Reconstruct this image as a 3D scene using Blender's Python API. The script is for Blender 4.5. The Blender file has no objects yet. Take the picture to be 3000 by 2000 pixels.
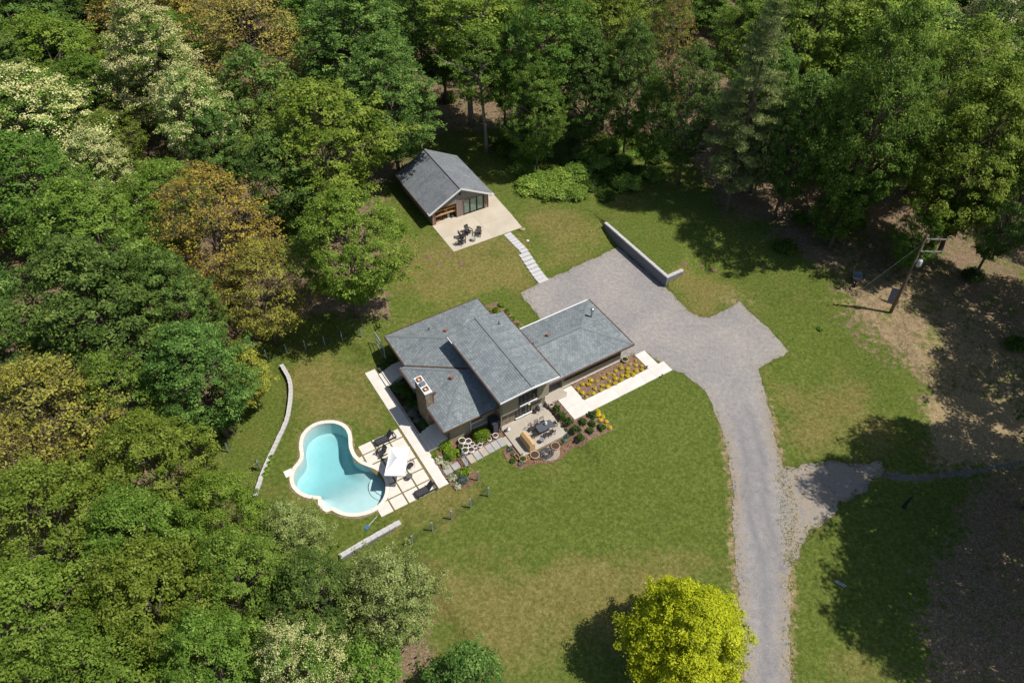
import bpy, bmesh, math, random
import numpy as np
from mathutils import Vector, Matrix
from mathutils.geometry import delaunay_2d_cdt, tessellate_polygon
R = math.radians
random.seed(7)
sc = bpy.context.scene
col = sc.collection

# ------------------------------------------------------------------ camera, sky, sun, exposure
CAM_H, FOC, PITCH, YAW = 58.0, 2250.0, R(45.7), R(31.5)     # drone 58 m above the drive, 27 mm lens, looking down 45.7 deg
cd = bpy.data.cameras.new('camera'); cam = bpy.data.objects.new('camera', cd); col.objects.link(cam)
cam.location = (0, 0, CAM_H); cam.rotation_euler = (R(90) - PITCH, 0, 0)
cd.sensor_width = 36.0; cd.lens = 36.0 * FOC / 3000.0; cd.clip_start = 0.5; cd.clip_end = 3000
sc.camera = cam
SUN_EL, SUN_AZ = 60.0, 100.0                                # azimuth clockwise from +Y
w = bpy.data.worlds.new('World'); sc.world = w; w.use_nodes = True
nt = w.node_tree; nt.nodes.clear()
sky = nt.nodes.new('ShaderNodeTexSky'); sky.sky_type = 'NISHITA'; sky.sun_disc = False
sky.sun_elevation = R(SUN_EL); sky.sun_rotation = R(SUN_AZ); sky.altitude = 200
bg = nt.nodes.new('ShaderNodeBackground'); bg.inputs[1].default_value = 0.1
wo = nt.nodes.new('ShaderNodeOutputWorld')
nt.links.new(sky.outputs[0], bg.inputs[0]); nt.links.new(bg.outputs[0], wo.inputs[0])
sd = bpy.data.lights.new('sun', 'SUN'); sd.energy = 4.6; sd.angle = R(0.5); sd.color = (1.0, 0.95, 0.88)
sun = bpy.data.objects.new('sun', sd); col.objects.link(sun)
tosun = Vector((math.sin(R(SUN_AZ)) * math.cos(R(SUN_EL)), math.cos(R(SUN_AZ)) * math.cos(R(SUN_EL)), math.sin(R(SUN_EL))))
sun.rotation_euler = tosun.to_track_quat('Z', 'Y').to_euler(); sun.location = tosun * 120
sc.view_settings.view_transform = 'Standard'; sc.view_settings.look = 'None'
sc.view_settings.exposure = 0.12; sc.view_settings.gamma = 1.0; sc.view_settings.use_curve_mapping = False
sc.render.engine = 'CYCLES'
cy = sc.cycles; cy.max_bounces = 6; cy.diffuse_bounces = 3; cy.glossy_bounces = 2; cy.transmission_bounces = 3
cy.transparent_max_bounces = 10; cy.caustics_reflective = False; cy.caustics_refractive = False

# ------------------------------------------------------------------ survey: photo point -> place on the ground
_c, _s = math.cos(PITCH), math.sin(PITCH)
def G(u, v, z=0.0):
    dx, dy, dz = (u - 1500), _c * FOC + _s * -(v - 1000), -_s * FOC + _c * -(v - 1000)
    t = (z - CAM_H) / dz
    return Vector((dx * t, dy * t, z))
O = G(1816.6, 1056, 0)                                       # front corner of the garage: origin of the house frame
AX = Vector((math.cos(YAW), math.sin(YAW), 0)); BX = Vector((math.sin(YAW), -math.cos(YAW), 0))
def H(a, b, z=0.0): return Vector((O.x, O.y, 0)) + AX * a + BX * b + Vector((0, 0, z))
def ABn(x, y):
    x = x - O.x; y = y - O.y
    return x * AX.x + y * AX.y, x * BX.x + y * BX.y
def S(t): t = np.clip(t, 0, 1); return t * t * (3 - 2 * t)
LW1 = np.array([(-29.88, -18.26), (-29.84, -16.23), (-30.19, -14.62), (-30.92, -12.84), (-31.98, -10.93), (-33.24, -9.44), (-34.68, -7.76), (-36.17, -5.92), (-37.3, -4.2)])
def Tab(a, b):
    """ground height in the house frame"""
    a = np.asarray(a, float); b = np.asarray(b, float)
    hill = 1.0 * S((-14.9 - b) / 5) * S((a + 30) / 8)
    wd = 0.3 + 8 * S((a - 13.6) / 5)
    wallh = (1.0 + .42 * S((b + 21.5) / 4)) * S((a - 11.27) / .25) * S((-6.4 + .3 * wd - b) / wd)
    right = 1.0 * S((a - 17.5) / 10) * S((24 - b) / 10)
    pos = np.maximum(np.maximum(hill, wallh), right)
    k = S((a + 10) / 1.6)
    front = -.72 * (k * S((b - 4.2) / 9) + (1 - k) * S((b + 2.6) / 2.6))
    left = -.7 * S((-19.3 - a) / 1.5) * S((b + 15.5 + 7 * S((-21.5 - a) / 3)) / 2.5)
    neg = np.minimum(front, left)
    aw = np.interp(b, LW1[:, 1], LW1[:, 0])
    d1 = -.42 * S((aw - a) / .25) * S((b + 20.5) / 2) * S((-4.0 - b) / 2 + 1)
    d2 = -.42 * S((b - 5.02) / .22) * S((-27.0 - a) / 1.2)
    return pos + neg + np.minimum(d1, d2)
def T(x, y): a, b = ABn(np.asarray(x, float), np.asarray(y, float)); return Tab(a, b)
def Th(a, b): return float(Tab(a, b))
def P(u, v, up=0.0):
    """photo point lying `up` metres above the ground"""
    z = 0.0
    for _ in range(8):
        p = G(u, v, z + up); z = float(T(p.x, p.y))
    p = G(u, v, z + up); p.z = z
    return p

# ------------------------------------------------------------------ materials
MATS = {}
def nodes(name):
    m = bpy.data.materials.new(name); m.use_nodes = True; t = m.node_tree; t.nodes.clear()
    out = t.nodes.new('ShaderNodeOutputMaterial'); MATS[name] = m
    return m, t, out
def N(t, typ, **kw):
    n = t.nodes.new(typ)
    for k, v in kw.items():
        if k.startswith('i_'): n.inputs[k[2:]].default_value = v
        else: setattr(n, k, v)
    return n
def c4(c): return (c[0], c[1], c[2], 1.0)
def noise(t, vec, scale, detail=3, rough=.55):
    n = N(t, 'ShaderNodeTexNoise'); n.inputs['Scale'].default_value = scale; n.inputs['Detail'].default_value = detail
    n.inputs['Roughness'].default_value = rough; t.links.new(vec, n.inputs['Vector']); return n.outputs['Fac']
def ramp(t, fac, stops):
    r = N(t, 'ShaderNodeValToRGB'); e = r.color_ramp.elements
    while len(e) < len(stops): e.new(.5)
    for i, (p, c) in enumerate(stops): e[i].position = p; e[i].color = c4(c)
    t.links.new(fac, r.inputs[0]); return r.outputs[0]
def mixc(t, fac, a, b, mode='MIX'):
    m = N(t, 'ShaderNodeMix', data_type='RGBA', blend_type=mode)
    for s, val in ((m.inputs[0], fac), (m.inputs[6], a), (m.inputs[7], b)):
        if hasattr(val, 'is_output'): t.links.new(val, s)
        else: s.default_value = val if isinstance(val, float) else c4(val)
    return m.outputs[2]
def math_(t, op, a, b=None, clamp=False):
    m = N(t, 'ShaderNodeMath', operation=op, use_clamp=clamp)
    for i, v in enumerate((a, b)):
        if v is None: continue
        if hasattr(v, 'is_output'): t.links.new(v, m.inputs[i])
        else: m.inputs[i].default_value = v
    return m.outputs[0]
def princ(t, out, colr, rough=.8, spec=.3, metal=0.0, height=None, bump=.3, dist=.02):
    p = N(t, 'ShaderNodeBsdfPrincipled')
    if hasattr(colr, 'is_output'): t.links.new(colr, p.inputs['Base Color'])
    else: p.inputs['Base Color'].default_value = c4(colr)
    p.inputs['Roughness'].default_value = rough; p.inputs['Specular IOR Level'].default_value = spec; p.inputs['Metallic'].default_value = metal
    if height is not None:
        b = N(t, 'ShaderNodeBump'); b.inputs['Strength'].default_value = bump; b.inputs['Distance'].default_value = dist
        t.links.new(height, b.inputs['Height']); t.links.new(b.outputs[0], p.inputs['Normal'])
    t.links.new(p.outputs[0], out.inputs[0]); return p
def M(name, c1, c2=None, scale=4.0, rough=.8, spec=.3, metal=0.0, bump=0.0, fine=None):
    """plain weathered material: two tones mixed by coarse and fine noise"""
    if name in MATS: return MATS[name]
    m, t, out = nodes(name)
    if c2 is None: c2 = tuple(x * .82 for x in c1)
    tc = N(t, 'ShaderNodeTexCoord').outputs['Object']
    f1 = noise(t, tc, scale, 4); f2 = noise(t, tc, fine or scale * 9, 3)
    f = math_(t, 'ADD', math_(t, 'MULTIPLY', f1, .6), math_(t, 'MULTIPLY', f2, .4))
    cc = ramp(t, f, [(.34, c2), (.66, c1)])
    princ(t, out, cc, rough, spec, metal, f2 if bump else None, bump)
    return m
def leafmat(name, dark, mid, light, trans=.35, gloss=.25, var=.025, rough=.5):
    m, t, out = nodes(name)
    at = N(t, 'ShaderNodeAttribute', attribute_name='v').outputs['Fac']
    cc = ramp(t, at, [(.05, dark), (.5, mid), (.95, light)])
    oi = N(t, 'ShaderNodeObjectInfo').outputs['Random']
    hs = N(t, 'ShaderNodeHueSaturation'); t.links.new(cc, hs.inputs['Color'])
    t.links.new(math_(t, 'ADD', math_(t, 'MULTIPLY', oi, var), .5 - var / 2), hs.inputs['Hue'])
    t.links.new(math_(t, 'ADD', math_(t, 'MULTIPLY', math_(t, 'FRACT', math_(t, 'MULTIPLY', oi, 7.3)), .35), .82), hs.inputs['Value'])
    p = N(t, 'ShaderNodeBsdfPrincipled'); t.links.new(hs.outputs[0], p.inputs['Base Color'])
    p.inputs['Roughness'].default_value = rough; p.inputs['Specular IOR Level'].default_value = gloss
    tr = N(t, 'ShaderNodeBsdfTranslucent'); t.links.new(hs.outputs[0], tr.inputs[0])
    mx = N(t, 'ShaderNodeMixShader'); mx.inputs[0].default_value = trans
    t.links.new(p.outputs[0], mx.inputs[1]); t.links.new(tr.outputs[0], mx.inputs[2]); t.links.new(mx.outputs[0], out.inputs[0])
    return m

# ------------------------------------------------------------------ mesh builders
def link(o, parent=None):
    col.objects.link(o)
    if parent is not None: o.parent = parent
    return o
def thing(name, label, cat, loc=(0, 0, 0), rz=0.0, group=None):
    o = bpy.data.objects.new(name, None); o.empty_display_size = .3; link(o)
    o.location = loc; o.rotation_euler = (0, 0, rz)
    return tag(o, label, cat, group)
def tag(o, label=None, cat=None, group=None, kind=None):
    for k, v in (('label', label), ('category', cat), ('group', group), ('kind', kind)):
        if v: o[k] = v
    return o
class MB:
    def __init__(s): s.v = []; s.f = []; s.m = []; s.uv = []; s.mi = 0
    def add(s, vs, fs, uvs=None):
        o = len(s.v); s.v += [tuple(p) for p in vs]
        for i, f in enumerate(fs):
            s.f.append([o + k for k in f]); s.m.append(s.mi); s.uv.append(uvs[i] if uvs else None)
        return s
    def box(s, c, d, rz=0.0, mat=None):
        x, y, z = d[0] / 2, d[1] / 2, d[2] / 2
        vs = [Vector(p) for p in ((-x, -y, -z), (x, -y, -z), (x, y, -z), (-x, y, -z), (-x, -y, z), (x, -y, z), (x, y, z), (-x, y, z))]
        r = mat if mat is not None else Matrix.Rotation(rz, 3, 'Z')
        return s.add([r @ p + Vector(c) for p in vs], [(0, 3, 2, 1), (4, 5, 6, 7), (0, 1, 5, 4), (1, 2, 6, 5), (2, 3, 7, 6), (3, 0, 4, 7)])
    def box2(s, lo, hi): return s.box([(lo[i] + hi[i]) / 2 for i in range(3)], [hi[i] - lo[i] for i in range(3)])
    def bar(s, p, q, w, h=None):
        p, q = Vector(p), Vector(q); d = q - p; L = d.length; h = h or w
        zz = d.normalized(); xx = zz.cross(Vector((0, 0, 1)))
        xx = Vector((1, 0, 0)) if xx.length < 1e-4 else xx.normalized()
        return s.box((p + q) / 2, (w, h, L), mat=Matrix((xx, zz.cross(xx), zz)).transposed())
    def prism(s, pts, z0, z1):
        n = len(pts); ar = sum(pts[i][0] * pts[(i + 1) % n][1] - pts[(i + 1) % n][0] * pts[i][1] for i in range(n))
        if ar < 0: pts = list(reversed(pts))
        f = lambda z, i: z[i] if isinstance(z, (list, tuple)) else z
        if ar < 0 and isinstance(z1, (list, tuple)): z1 = list(reversed(z1))
        vs = [(p[0], p[1], f(z0, i)) for i, p in enumerate(pts)] + [(p[0], p[1], f(z1, i)) for i, p in enumerate(pts)]
        return s.add(vs, [tuple(range(n))[::-1], tuple(range(n, 2 * n))] + [(i, (i + 1) % n, (i + 1) % n + n, i + n) for i in range(n)])
    def tube(s, pts, rad, n=6, cap=True):
        pts = [Vector(p) for p in pts]; k = len(pts); rad = rad if isinstance(rad, (list, tuple)) else [rad] * k
        vs, fs = [], []; ref = None
        for i, p in enumerate(pts):
            d = (pts[min(i + 1, k - 1)] - pts[max(i - 1, 0)]).normalized()
            if ref is None: ref = Vector((1, 0, 0)) if abs(d.x) < .9 else Vector((0, 1, 0))
            x = (ref - d * ref.dot(d)).normalized(); y = d.cross(x); ref = x
            vs += [p + (x * math.cos(2 * math.pi * j / n) + y * math.sin(2 * math.pi * j / n)) * rad[i] for j in range(n)]
        for i in range(k - 1):
            for j in range(n): fs.append((i * n + j, i * n + (j + 1) % n, (i + 1) * n + (j + 1) % n, (i + 1) * n + j))
        if cap: fs += [tuple(range(n))[::-1], tuple(range((k - 1) * n, k * n))]
        return s.add(vs, fs)
    def lathe(s, prof, c=(0, 0, 0), n=14):
        vs, fs = [], []; k = len(prof)
        for r, z in prof: vs += [(c[0] + r * math.cos(2 * math.pi * j / n), c[1] + r * math.sin(2 * math.pi * j / n), c[2] + z) for j in range(n)]
        for i in range(k - 1):
            for j in range(n): fs.append((i * n + j, i * n + (j + 1) % n, (i + 1) * n + (j + 1) % n, (i + 1) * n + j))
        fs += [tuple(range(n))[::-1], tuple(range((k - 1) * n, k * n))]
        return s.add(vs, fs)
    def build(s, name, mat, parent=None, smooth=False):
        me = bpy.data.meshes.new(name); me.from_pydata(s.v, [], s.f)
        mats = mat if isinstance(mat, (list, tuple)) else [mat]
        for m in mats: me.materials.append(m)
        if len(mats) > 1: me.polygons.foreach_set('material_index', s.m)
        if any(u is not None for u in s.uv):
            l = me.uv_layers.new(name='UVMap').data; k = 0
            for f, u in zip(s.f, s.uv):
                for i in range(len(f)): l[k].uv = u[i] if u else (0, 0); k += 1
        if smooth: me.polygons.foreach_set('use_smooth', [True] * len(me.polygons))
        me.update()
        return link(bpy.data.objects.new(name, me), parent)
def copy_tree(o, parent=None):
    c = o.copy(); col.objects.link(c); c.parent = parent
    for ch in list(o.children): copy_tree(ch, c)
    return c
def sheet(name, mat, boundary, step, zf, holes=(), parent=None, attrs=None):
    """a ground sheet: polygon filled with a fine grid, draped at height zf(x,y); boundary in world xy"""
    pts = [Vector((p[0], p[1])) for p in boundary]; nb = len(pts)
    edges = [(i, (i + 1) % nb) for i in range(nb)]
    bx = np.array([(p.x, p.y) for p in pts])
    gx, gy = np.meshgrid(np.arange(bx[:, 0].min(), bx[:, 0].max(), step), np.arange(bx[:, 1].min(), bx[:, 1].max(), step))
    q = np.c_[gx.ravel(), gy.ravel()]; q = q[inside(q, bx)]
    d = np.min(np.hypot(q[:, None, 0] - bx[None, :, 0], q[:, None, 1] - bx[None, :, 1]), axis=1) if len(q) else np.zeros(0)
    q = q[d > step * .4]
    pts += [Vector(p) for p in q]
    vs, es, fs, *_ = delaunay_2d_cdt(pts, edges, [list(range(nb))], 1, 1e-5)
    me = bpy.data.meshes.new(name)
    xy = np.array([(p.x, p.y) for p in vs]); zz = zf(xy[:, 0], xy[:, 1])
    me.from_pydata([(x, y, float(z)) for (x, y), z in zip(xy, zz)], [], [tuple(f) for f in fs]); me.materials.append(mat)
    me.update()
    if len(me.polygons) and me.polygons[0].normal.z < 0: me.flip_normals()
    if attrs:
        for k, fn in attrs.items():
            at = me.attributes.new(k, 'FLOAT', 'POINT'); at.data.foreach_set('value', fn(xy[:, 0], xy[:, 1]).astype(np.float32))
    return link(bpy.data.objects.new(name, me), parent)
def inside(q, poly):
    x, y = q[:, 0], q[:, 1]; r = np.zeros(len(q), bool); n = len(poly)
    for i in range(n):
        x1, y1 = poly[i]; x2, y2 = poly[(i + 1) % n]
        if y1 == y2: continue
        r ^= ((y1 > y) != (y2 > y)) & (x < (x2 - x1) * (y - y1) / (y2 - y1) + x1)
    return r
def polydist(q, poly, closed=True):
    d = np.full(len(q), 1e9); n = len(poly)
    for i in range(n if closed else n - 1):
        a = np.array(poly[i]); b = np.array(poly[(i + 1) % n]); ab = b - a
        t = np.clip(((q - a) @ ab) / (ab @ ab + 1e-12), 0, 1)
        d = np.minimum(d, np.hypot(*(q - a - t[:, None] * ab).T))
    return d
def spline(pts, step, closed=True):
    """Catmull-Rom through pts, resampled about every `step` metres"""
    p = np.array(pts, float); n = len(p); out = []
    for i in range(n if closed else n - 1):
        g = lambda k: p[k % n] if closed else p[min(max(k, 0), n - 1)]
        p0, p1, p2, p3 = g(i - 1), g(i), g(i + 1), g(i + 2)
        m = max(1, int(np.hypot(*(p2 - p1)) / step))
        for j in range(m):
            t = j / m
            out.append(.5 * (2 * p1 + (p2 - p0) * t + (2 * p0 - 5 * p1 + 4 * p2 - p3) * t * t + (3 * p1 - p0 - 3 * p2 + p3) * t ** 3))
    if not closed: out.append(p[-1])
    return np.array(out)
def rough_edge(pts, step, amp, seed=1):
    """straight polygon resampled with a ragged edge"""
    rs = np.random.RandomState(seed); out = []
    p = np.array(pts, float); n = len(p); ph = rs.uniform(0, 6.28, 5); s0 = 0.0
    for i in range(n):
        a, b = p[i], p[(i + 1) % n]; L = np.hypot(*(b - a)); m = max(1, int(L / step)); nr = np.array([-(b - a)[1], (b - a)[0]]) / max(L, 1e-6)
        for j in range(m):
            s = s0 + L * j / m; w_ = .4 * math.sin(s * 1.3 + ph[0]) + .35 * math.sin(s * 2.9 + ph[1]) + .25 * math.sin(s * .53 + ph[2]) + .35 * rs.uniform(-1, 1)
            out.append(a + (b - a) * j / m + nr * amp * w_ * min(1, 4 * j / m, 4 * (m - j) / m))
        s0 += L
    return np.array(out)
FULL = 1.27551
def HP(pts): return [tuple(H(a, b).xy) for a, b in pts]
def FP(pts, up=0.0): return [tuple(P(u * FULL, v * FULL, up).xy) for u, v in pts]
# ------------------------------------------------------------------ ground materials
def ground_material():
    m, t, out = nodes('lawn_and_leaf_litter')
    tc = N(t, 'ShaderNodeTexCoord').outputs['Object']
    att = lambda n: N(t, 'ShaderNodeAttribute', attribute_name=n).outputs['Fac']
    n0 = noise(t, tc, .07, 3); n1 = noise(t, tc, .28, 4); n2 = noise(t, tc, 1.6, 5, .65); n3 = noise(t, tc, 9, 3, .7); n4 = noise(t, tc, 30, 2)
    nm = noise(t, tc, 3.6, 5, .75)
    green = ramp(t, nm, [(.28, (.04, .062, .009)), (.5, (.096, .128, .022)), (.72, (.19, .215, .055))])
    olive = ramp(t, nm, [(.28, (.082, .076, .017)), (.5, (.165, .147, .042)), (.72, (.285, .25, .1))])
    drym = math_(t, 'ADD', math_(t, 'MULTIPLY', n1, 1.1), math_(t, 'ADD', math_(t, 'MULTIPLY', n2, .55), math_(t, 'MULTIPLY', n0, .5)))
    drym = math_(t, 'ADD', drym, math_(t, 'SUBTRACT', math_(t, 'MULTIPLY', att('dry'), 1.0), 1.13))
    drym = math_(t, 'MULTIPLY', drym, 2.6, True)
    grass = mixc(t, drym, green, olive)
    nl = noise(t, tc, 6.5, 5, .8)
    lit = ramp(t, nl, [(.3, (.06, .043, .026)), (.5, (.19, .135, .085)), (.7, (.44, .33, .22))])
    straw = ramp(t, nl, [(.3, (.13, .095, .045)), (.5, (.3, .225, .125)), (.7, (.5, .39, .24))])
    lf = math_(t, 'ADD', att('litter'), math_(t, 'MULTIPLY', math_(t, 'SUBTRACT', math_(t, 'ADD', math_(t, 'MULTIPLY', n2, .6), math_(t, 'MULTIPLY', n1, .4)), .5), 2.4), True)
    lf = ramp(t, lf, [(.38, (0, 0, 0)), (.62, (1, 1, 1))])
    sf = math_(t, 'ADD', att('straw'), math_(t, 'MULTIPLY', math_(t, 'SUBTRACT', n2, .5), 1.5), True)
    sf = ramp(t, sf, [(.35, (0, 0, 0)), (.7, (1, 1, 1))])
    c = mixc(t, lf, grass, lit); c = mixc(t, sf, c, straw)
    tint = ramp(t, n4, [(.2, (.62, .62, .62)), (.8, (1.35, 1.35, 1.3))])
    c = mixc(t, 1.0, c, tint, 'MULTIPLY')
    princ(t, out, c, .95, .1, 0, math_(t, 'ADD', n3, n4), .55, .06)
    return m
def gravel_material():
    m, t, out = nodes('crushed_gravel')
    tc = N(t, 'ShaderNodeTexCoord').outputs['Object']
    n1 = noise(t, tc, .22, 4); n2 = noise(t, tc, 2.2, 4, .6)
    vo = N(t, 'ShaderNodeTexVoronoi'); vo.inputs['Scale'].default_value = 36; t.links.new(tc, vo.inputs['Vector'])
    sep = N(t, 'ShaderNodeSeparateColor'); t.links.new(vo.outputs['Color'], sep.inputs[0])
    stone = ramp(t, sep.outputs[0], [(0, (.215, .204, .198)), (.5, (.318, .303, .294)), (1, (.455, .437, .425))])
    fine = ramp(t, n2, [(.3, (.83, .82, .81)), (.7, (1.12, 1.1, 1.08))])
    c = mixc(t, 1.0, stone, fine, 'MULTIPLY')
    big = ramp(t, n1, [(.35, (.88, .885, .9)), (.65, (1.06, 1.03, .99))]); c = mixc(t, 1.0, c, big, 'MULTIPLY')
    trk = N(t, 'ShaderNodeAttribute', attribute_name='track').outputs['Fac']
    c = mixc(t, math_(t, 'MULTIPLY', trk, .8), c, mixc(t, n2, (.175, .172, .178), (.255, .248, .25)))
    edg = N(t, 'ShaderNodeAttribute', attribute_name='edge').outputs['Fac']
    tan = ramp(t, sep.outputs[1], [(0, (.2, .16, .11)), (1, (.46, .39, .3))])
    ef = math_(t, 'MULTIPLY', edg, math_(t, 'ADD', math_(t, 'MULTIPLY', math_(t, 'SUBTRACT', n2, .42), 5.0), .3), True)
    c = mixc(t, ef, c, tan)
    princ(t, out, c, .95, .1, 0, sep.outputs[0], .6, .04)
    return m
def mulch_material(name, c1, c2):
    m, t, out = nodes(name)
    tc = N(t, 'ShaderNodeTexCoord').outputs['Object']
    vo = N(t, 'ShaderNodeTexVoronoi'); vo.inputs['Scale'].default_value = 22; t.links.new(tc, vo.inputs['Vector'])
    sep = N(t, 'ShaderNodeSeparateColor'); t.links.new(vo.outputs['Color'], sep.inputs[0])
    n2 = noise(t, tc, 2.5, 3)
    c = ramp(t, math_(t, 'ADD', math_(t, 'MULTIPLY', sep.outputs[0], .7), math_(t, 'MULTIPLY', n2, .3)), [(.15, tuple(x * .3 for x in c1)), (.5, c1), (.9, c2)])
    princ(t, out, c, .95, .1, 0, sep.outputs[0], .7, .05)
    return m
MG = ground_material(); MGR = gravel_material()
MMU = mulch_material('bark_mulch', (.2, .125, .082), (.4, .28, .2)); MMR = mulch_material('red_bark_mulch', (.18, .1, .062), (.37, .24, .16))
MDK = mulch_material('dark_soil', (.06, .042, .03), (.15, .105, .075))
CON = M('pale_concrete', (.72, .675, .62), (.6, .555, .5), 1.1, .9, .2, fine=25)
CON2 = M('patio_concrete', (.47, .42, .345), (.36, .32, .265), .8, .9, .2, fine=14)
CONB = M('buff_concrete', (.57, .5, .395), (.44, .38, .29), .45, .9, .2, fine=9)
BLK = M('grey_block', (.24, .24, .25), (.14, .142, .152), 3, .95, .1, bump=.4, fine=14)
BLKD = M('cap_block', (.56, .54, .52), (.42, .405, .39), 3, .95, .1, bump=.3, fine=14)

# ------------------------------------------------------------------ pool outline (photo points -> house frame)
Z3 = lambda x, y, z: G(750 + x * .3189, 1150 + y * .3189, z)
POOLPX = [(660, 281), (720, 283), (785, 306), (828, 348), (847, 400), (850, 460), (858, 520), (885, 580), (930, 630), (990, 665), (1060, 690), (1112, 715), (1152, 752), (1180, 805), (1190, 865), (1184, 925), (1160, 983), (1118, 1032), (1058, 1070), (980, 1096), (890, 1106), (812, 1096), (752, 1072),
          (712, 1050), (684, 1052), (656, 1066), (628, 1046), (606, 1010), (606, 975), (592, 950), (525, 944), (462, 930), (402, 895), (362, 850), (347, 800), (350, 742), (375, 690), (410, 650), (434, 610), (440, 560), (433, 510), (433, 460), (446, 400), (482, 350), (540, 308), (600, 288)]
def toab(p): a, b = ABn(p.x, p.y); return (float(a), float(b))
ZP = -.66
POOL = spline([toab(Z3(x, y, ZP)) for x, y in POOLPX], .3)
def offset(poly, d):
    n = len(poly); out = []
    ar = sum(poly[i][0] * poly[(i + 1) % n][1] - poly[(i + 1) % n][0] * poly[i][1] for i in range(n)); sg = 1 if ar > 0 else -1
    for i in range(n):
        t = poly[(i + 1) % n] - poly[i - 1]; t = t / (np.hypot(*t) + 1e-9)
        out.append(poly[i] + np.array([t[1], -t[0]]) * d * sg)
    return np.array(out)
POOLOUT = offset(POOL, .36)

DR = [(11.0, -14.97), (5.24, -14.65), (-.7, -14.5), (-3.25, -14.15), (-3.65, -9.4), (-4.9, -8.9), (-8.8, -8.2), (-8.8, -3.0), (-.3, -.1), (1.74, -.02), (1.74, .3), (3.0, .3), (3.7, 3.8), (4.5, 5.6), (4.9, 7.7), (3.4, 11.8), (.1, 16.8), (-4.3, 21.8), (-8.0, 26.3), (-11.5, 30.7), (-24, 45), (-21, 47.5),
      (-8.8, 32.5), (-4.6, 28.4), (-.9, 24.9), (2.6, 22.2), (5.3, 17.8), (8.2, 13.6), (10.3, 10.3), (11.3, 8.5), (12.2, 8.1), (16.0, 8.0), (16.75, -.29), (15.3, -.1), (13.75, -.12), (13.0, 0.0), (12.1, .05), (11.3, -.6), (11.0, -1.6), (10.96, -3), (11.2, -6.3)]
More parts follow.
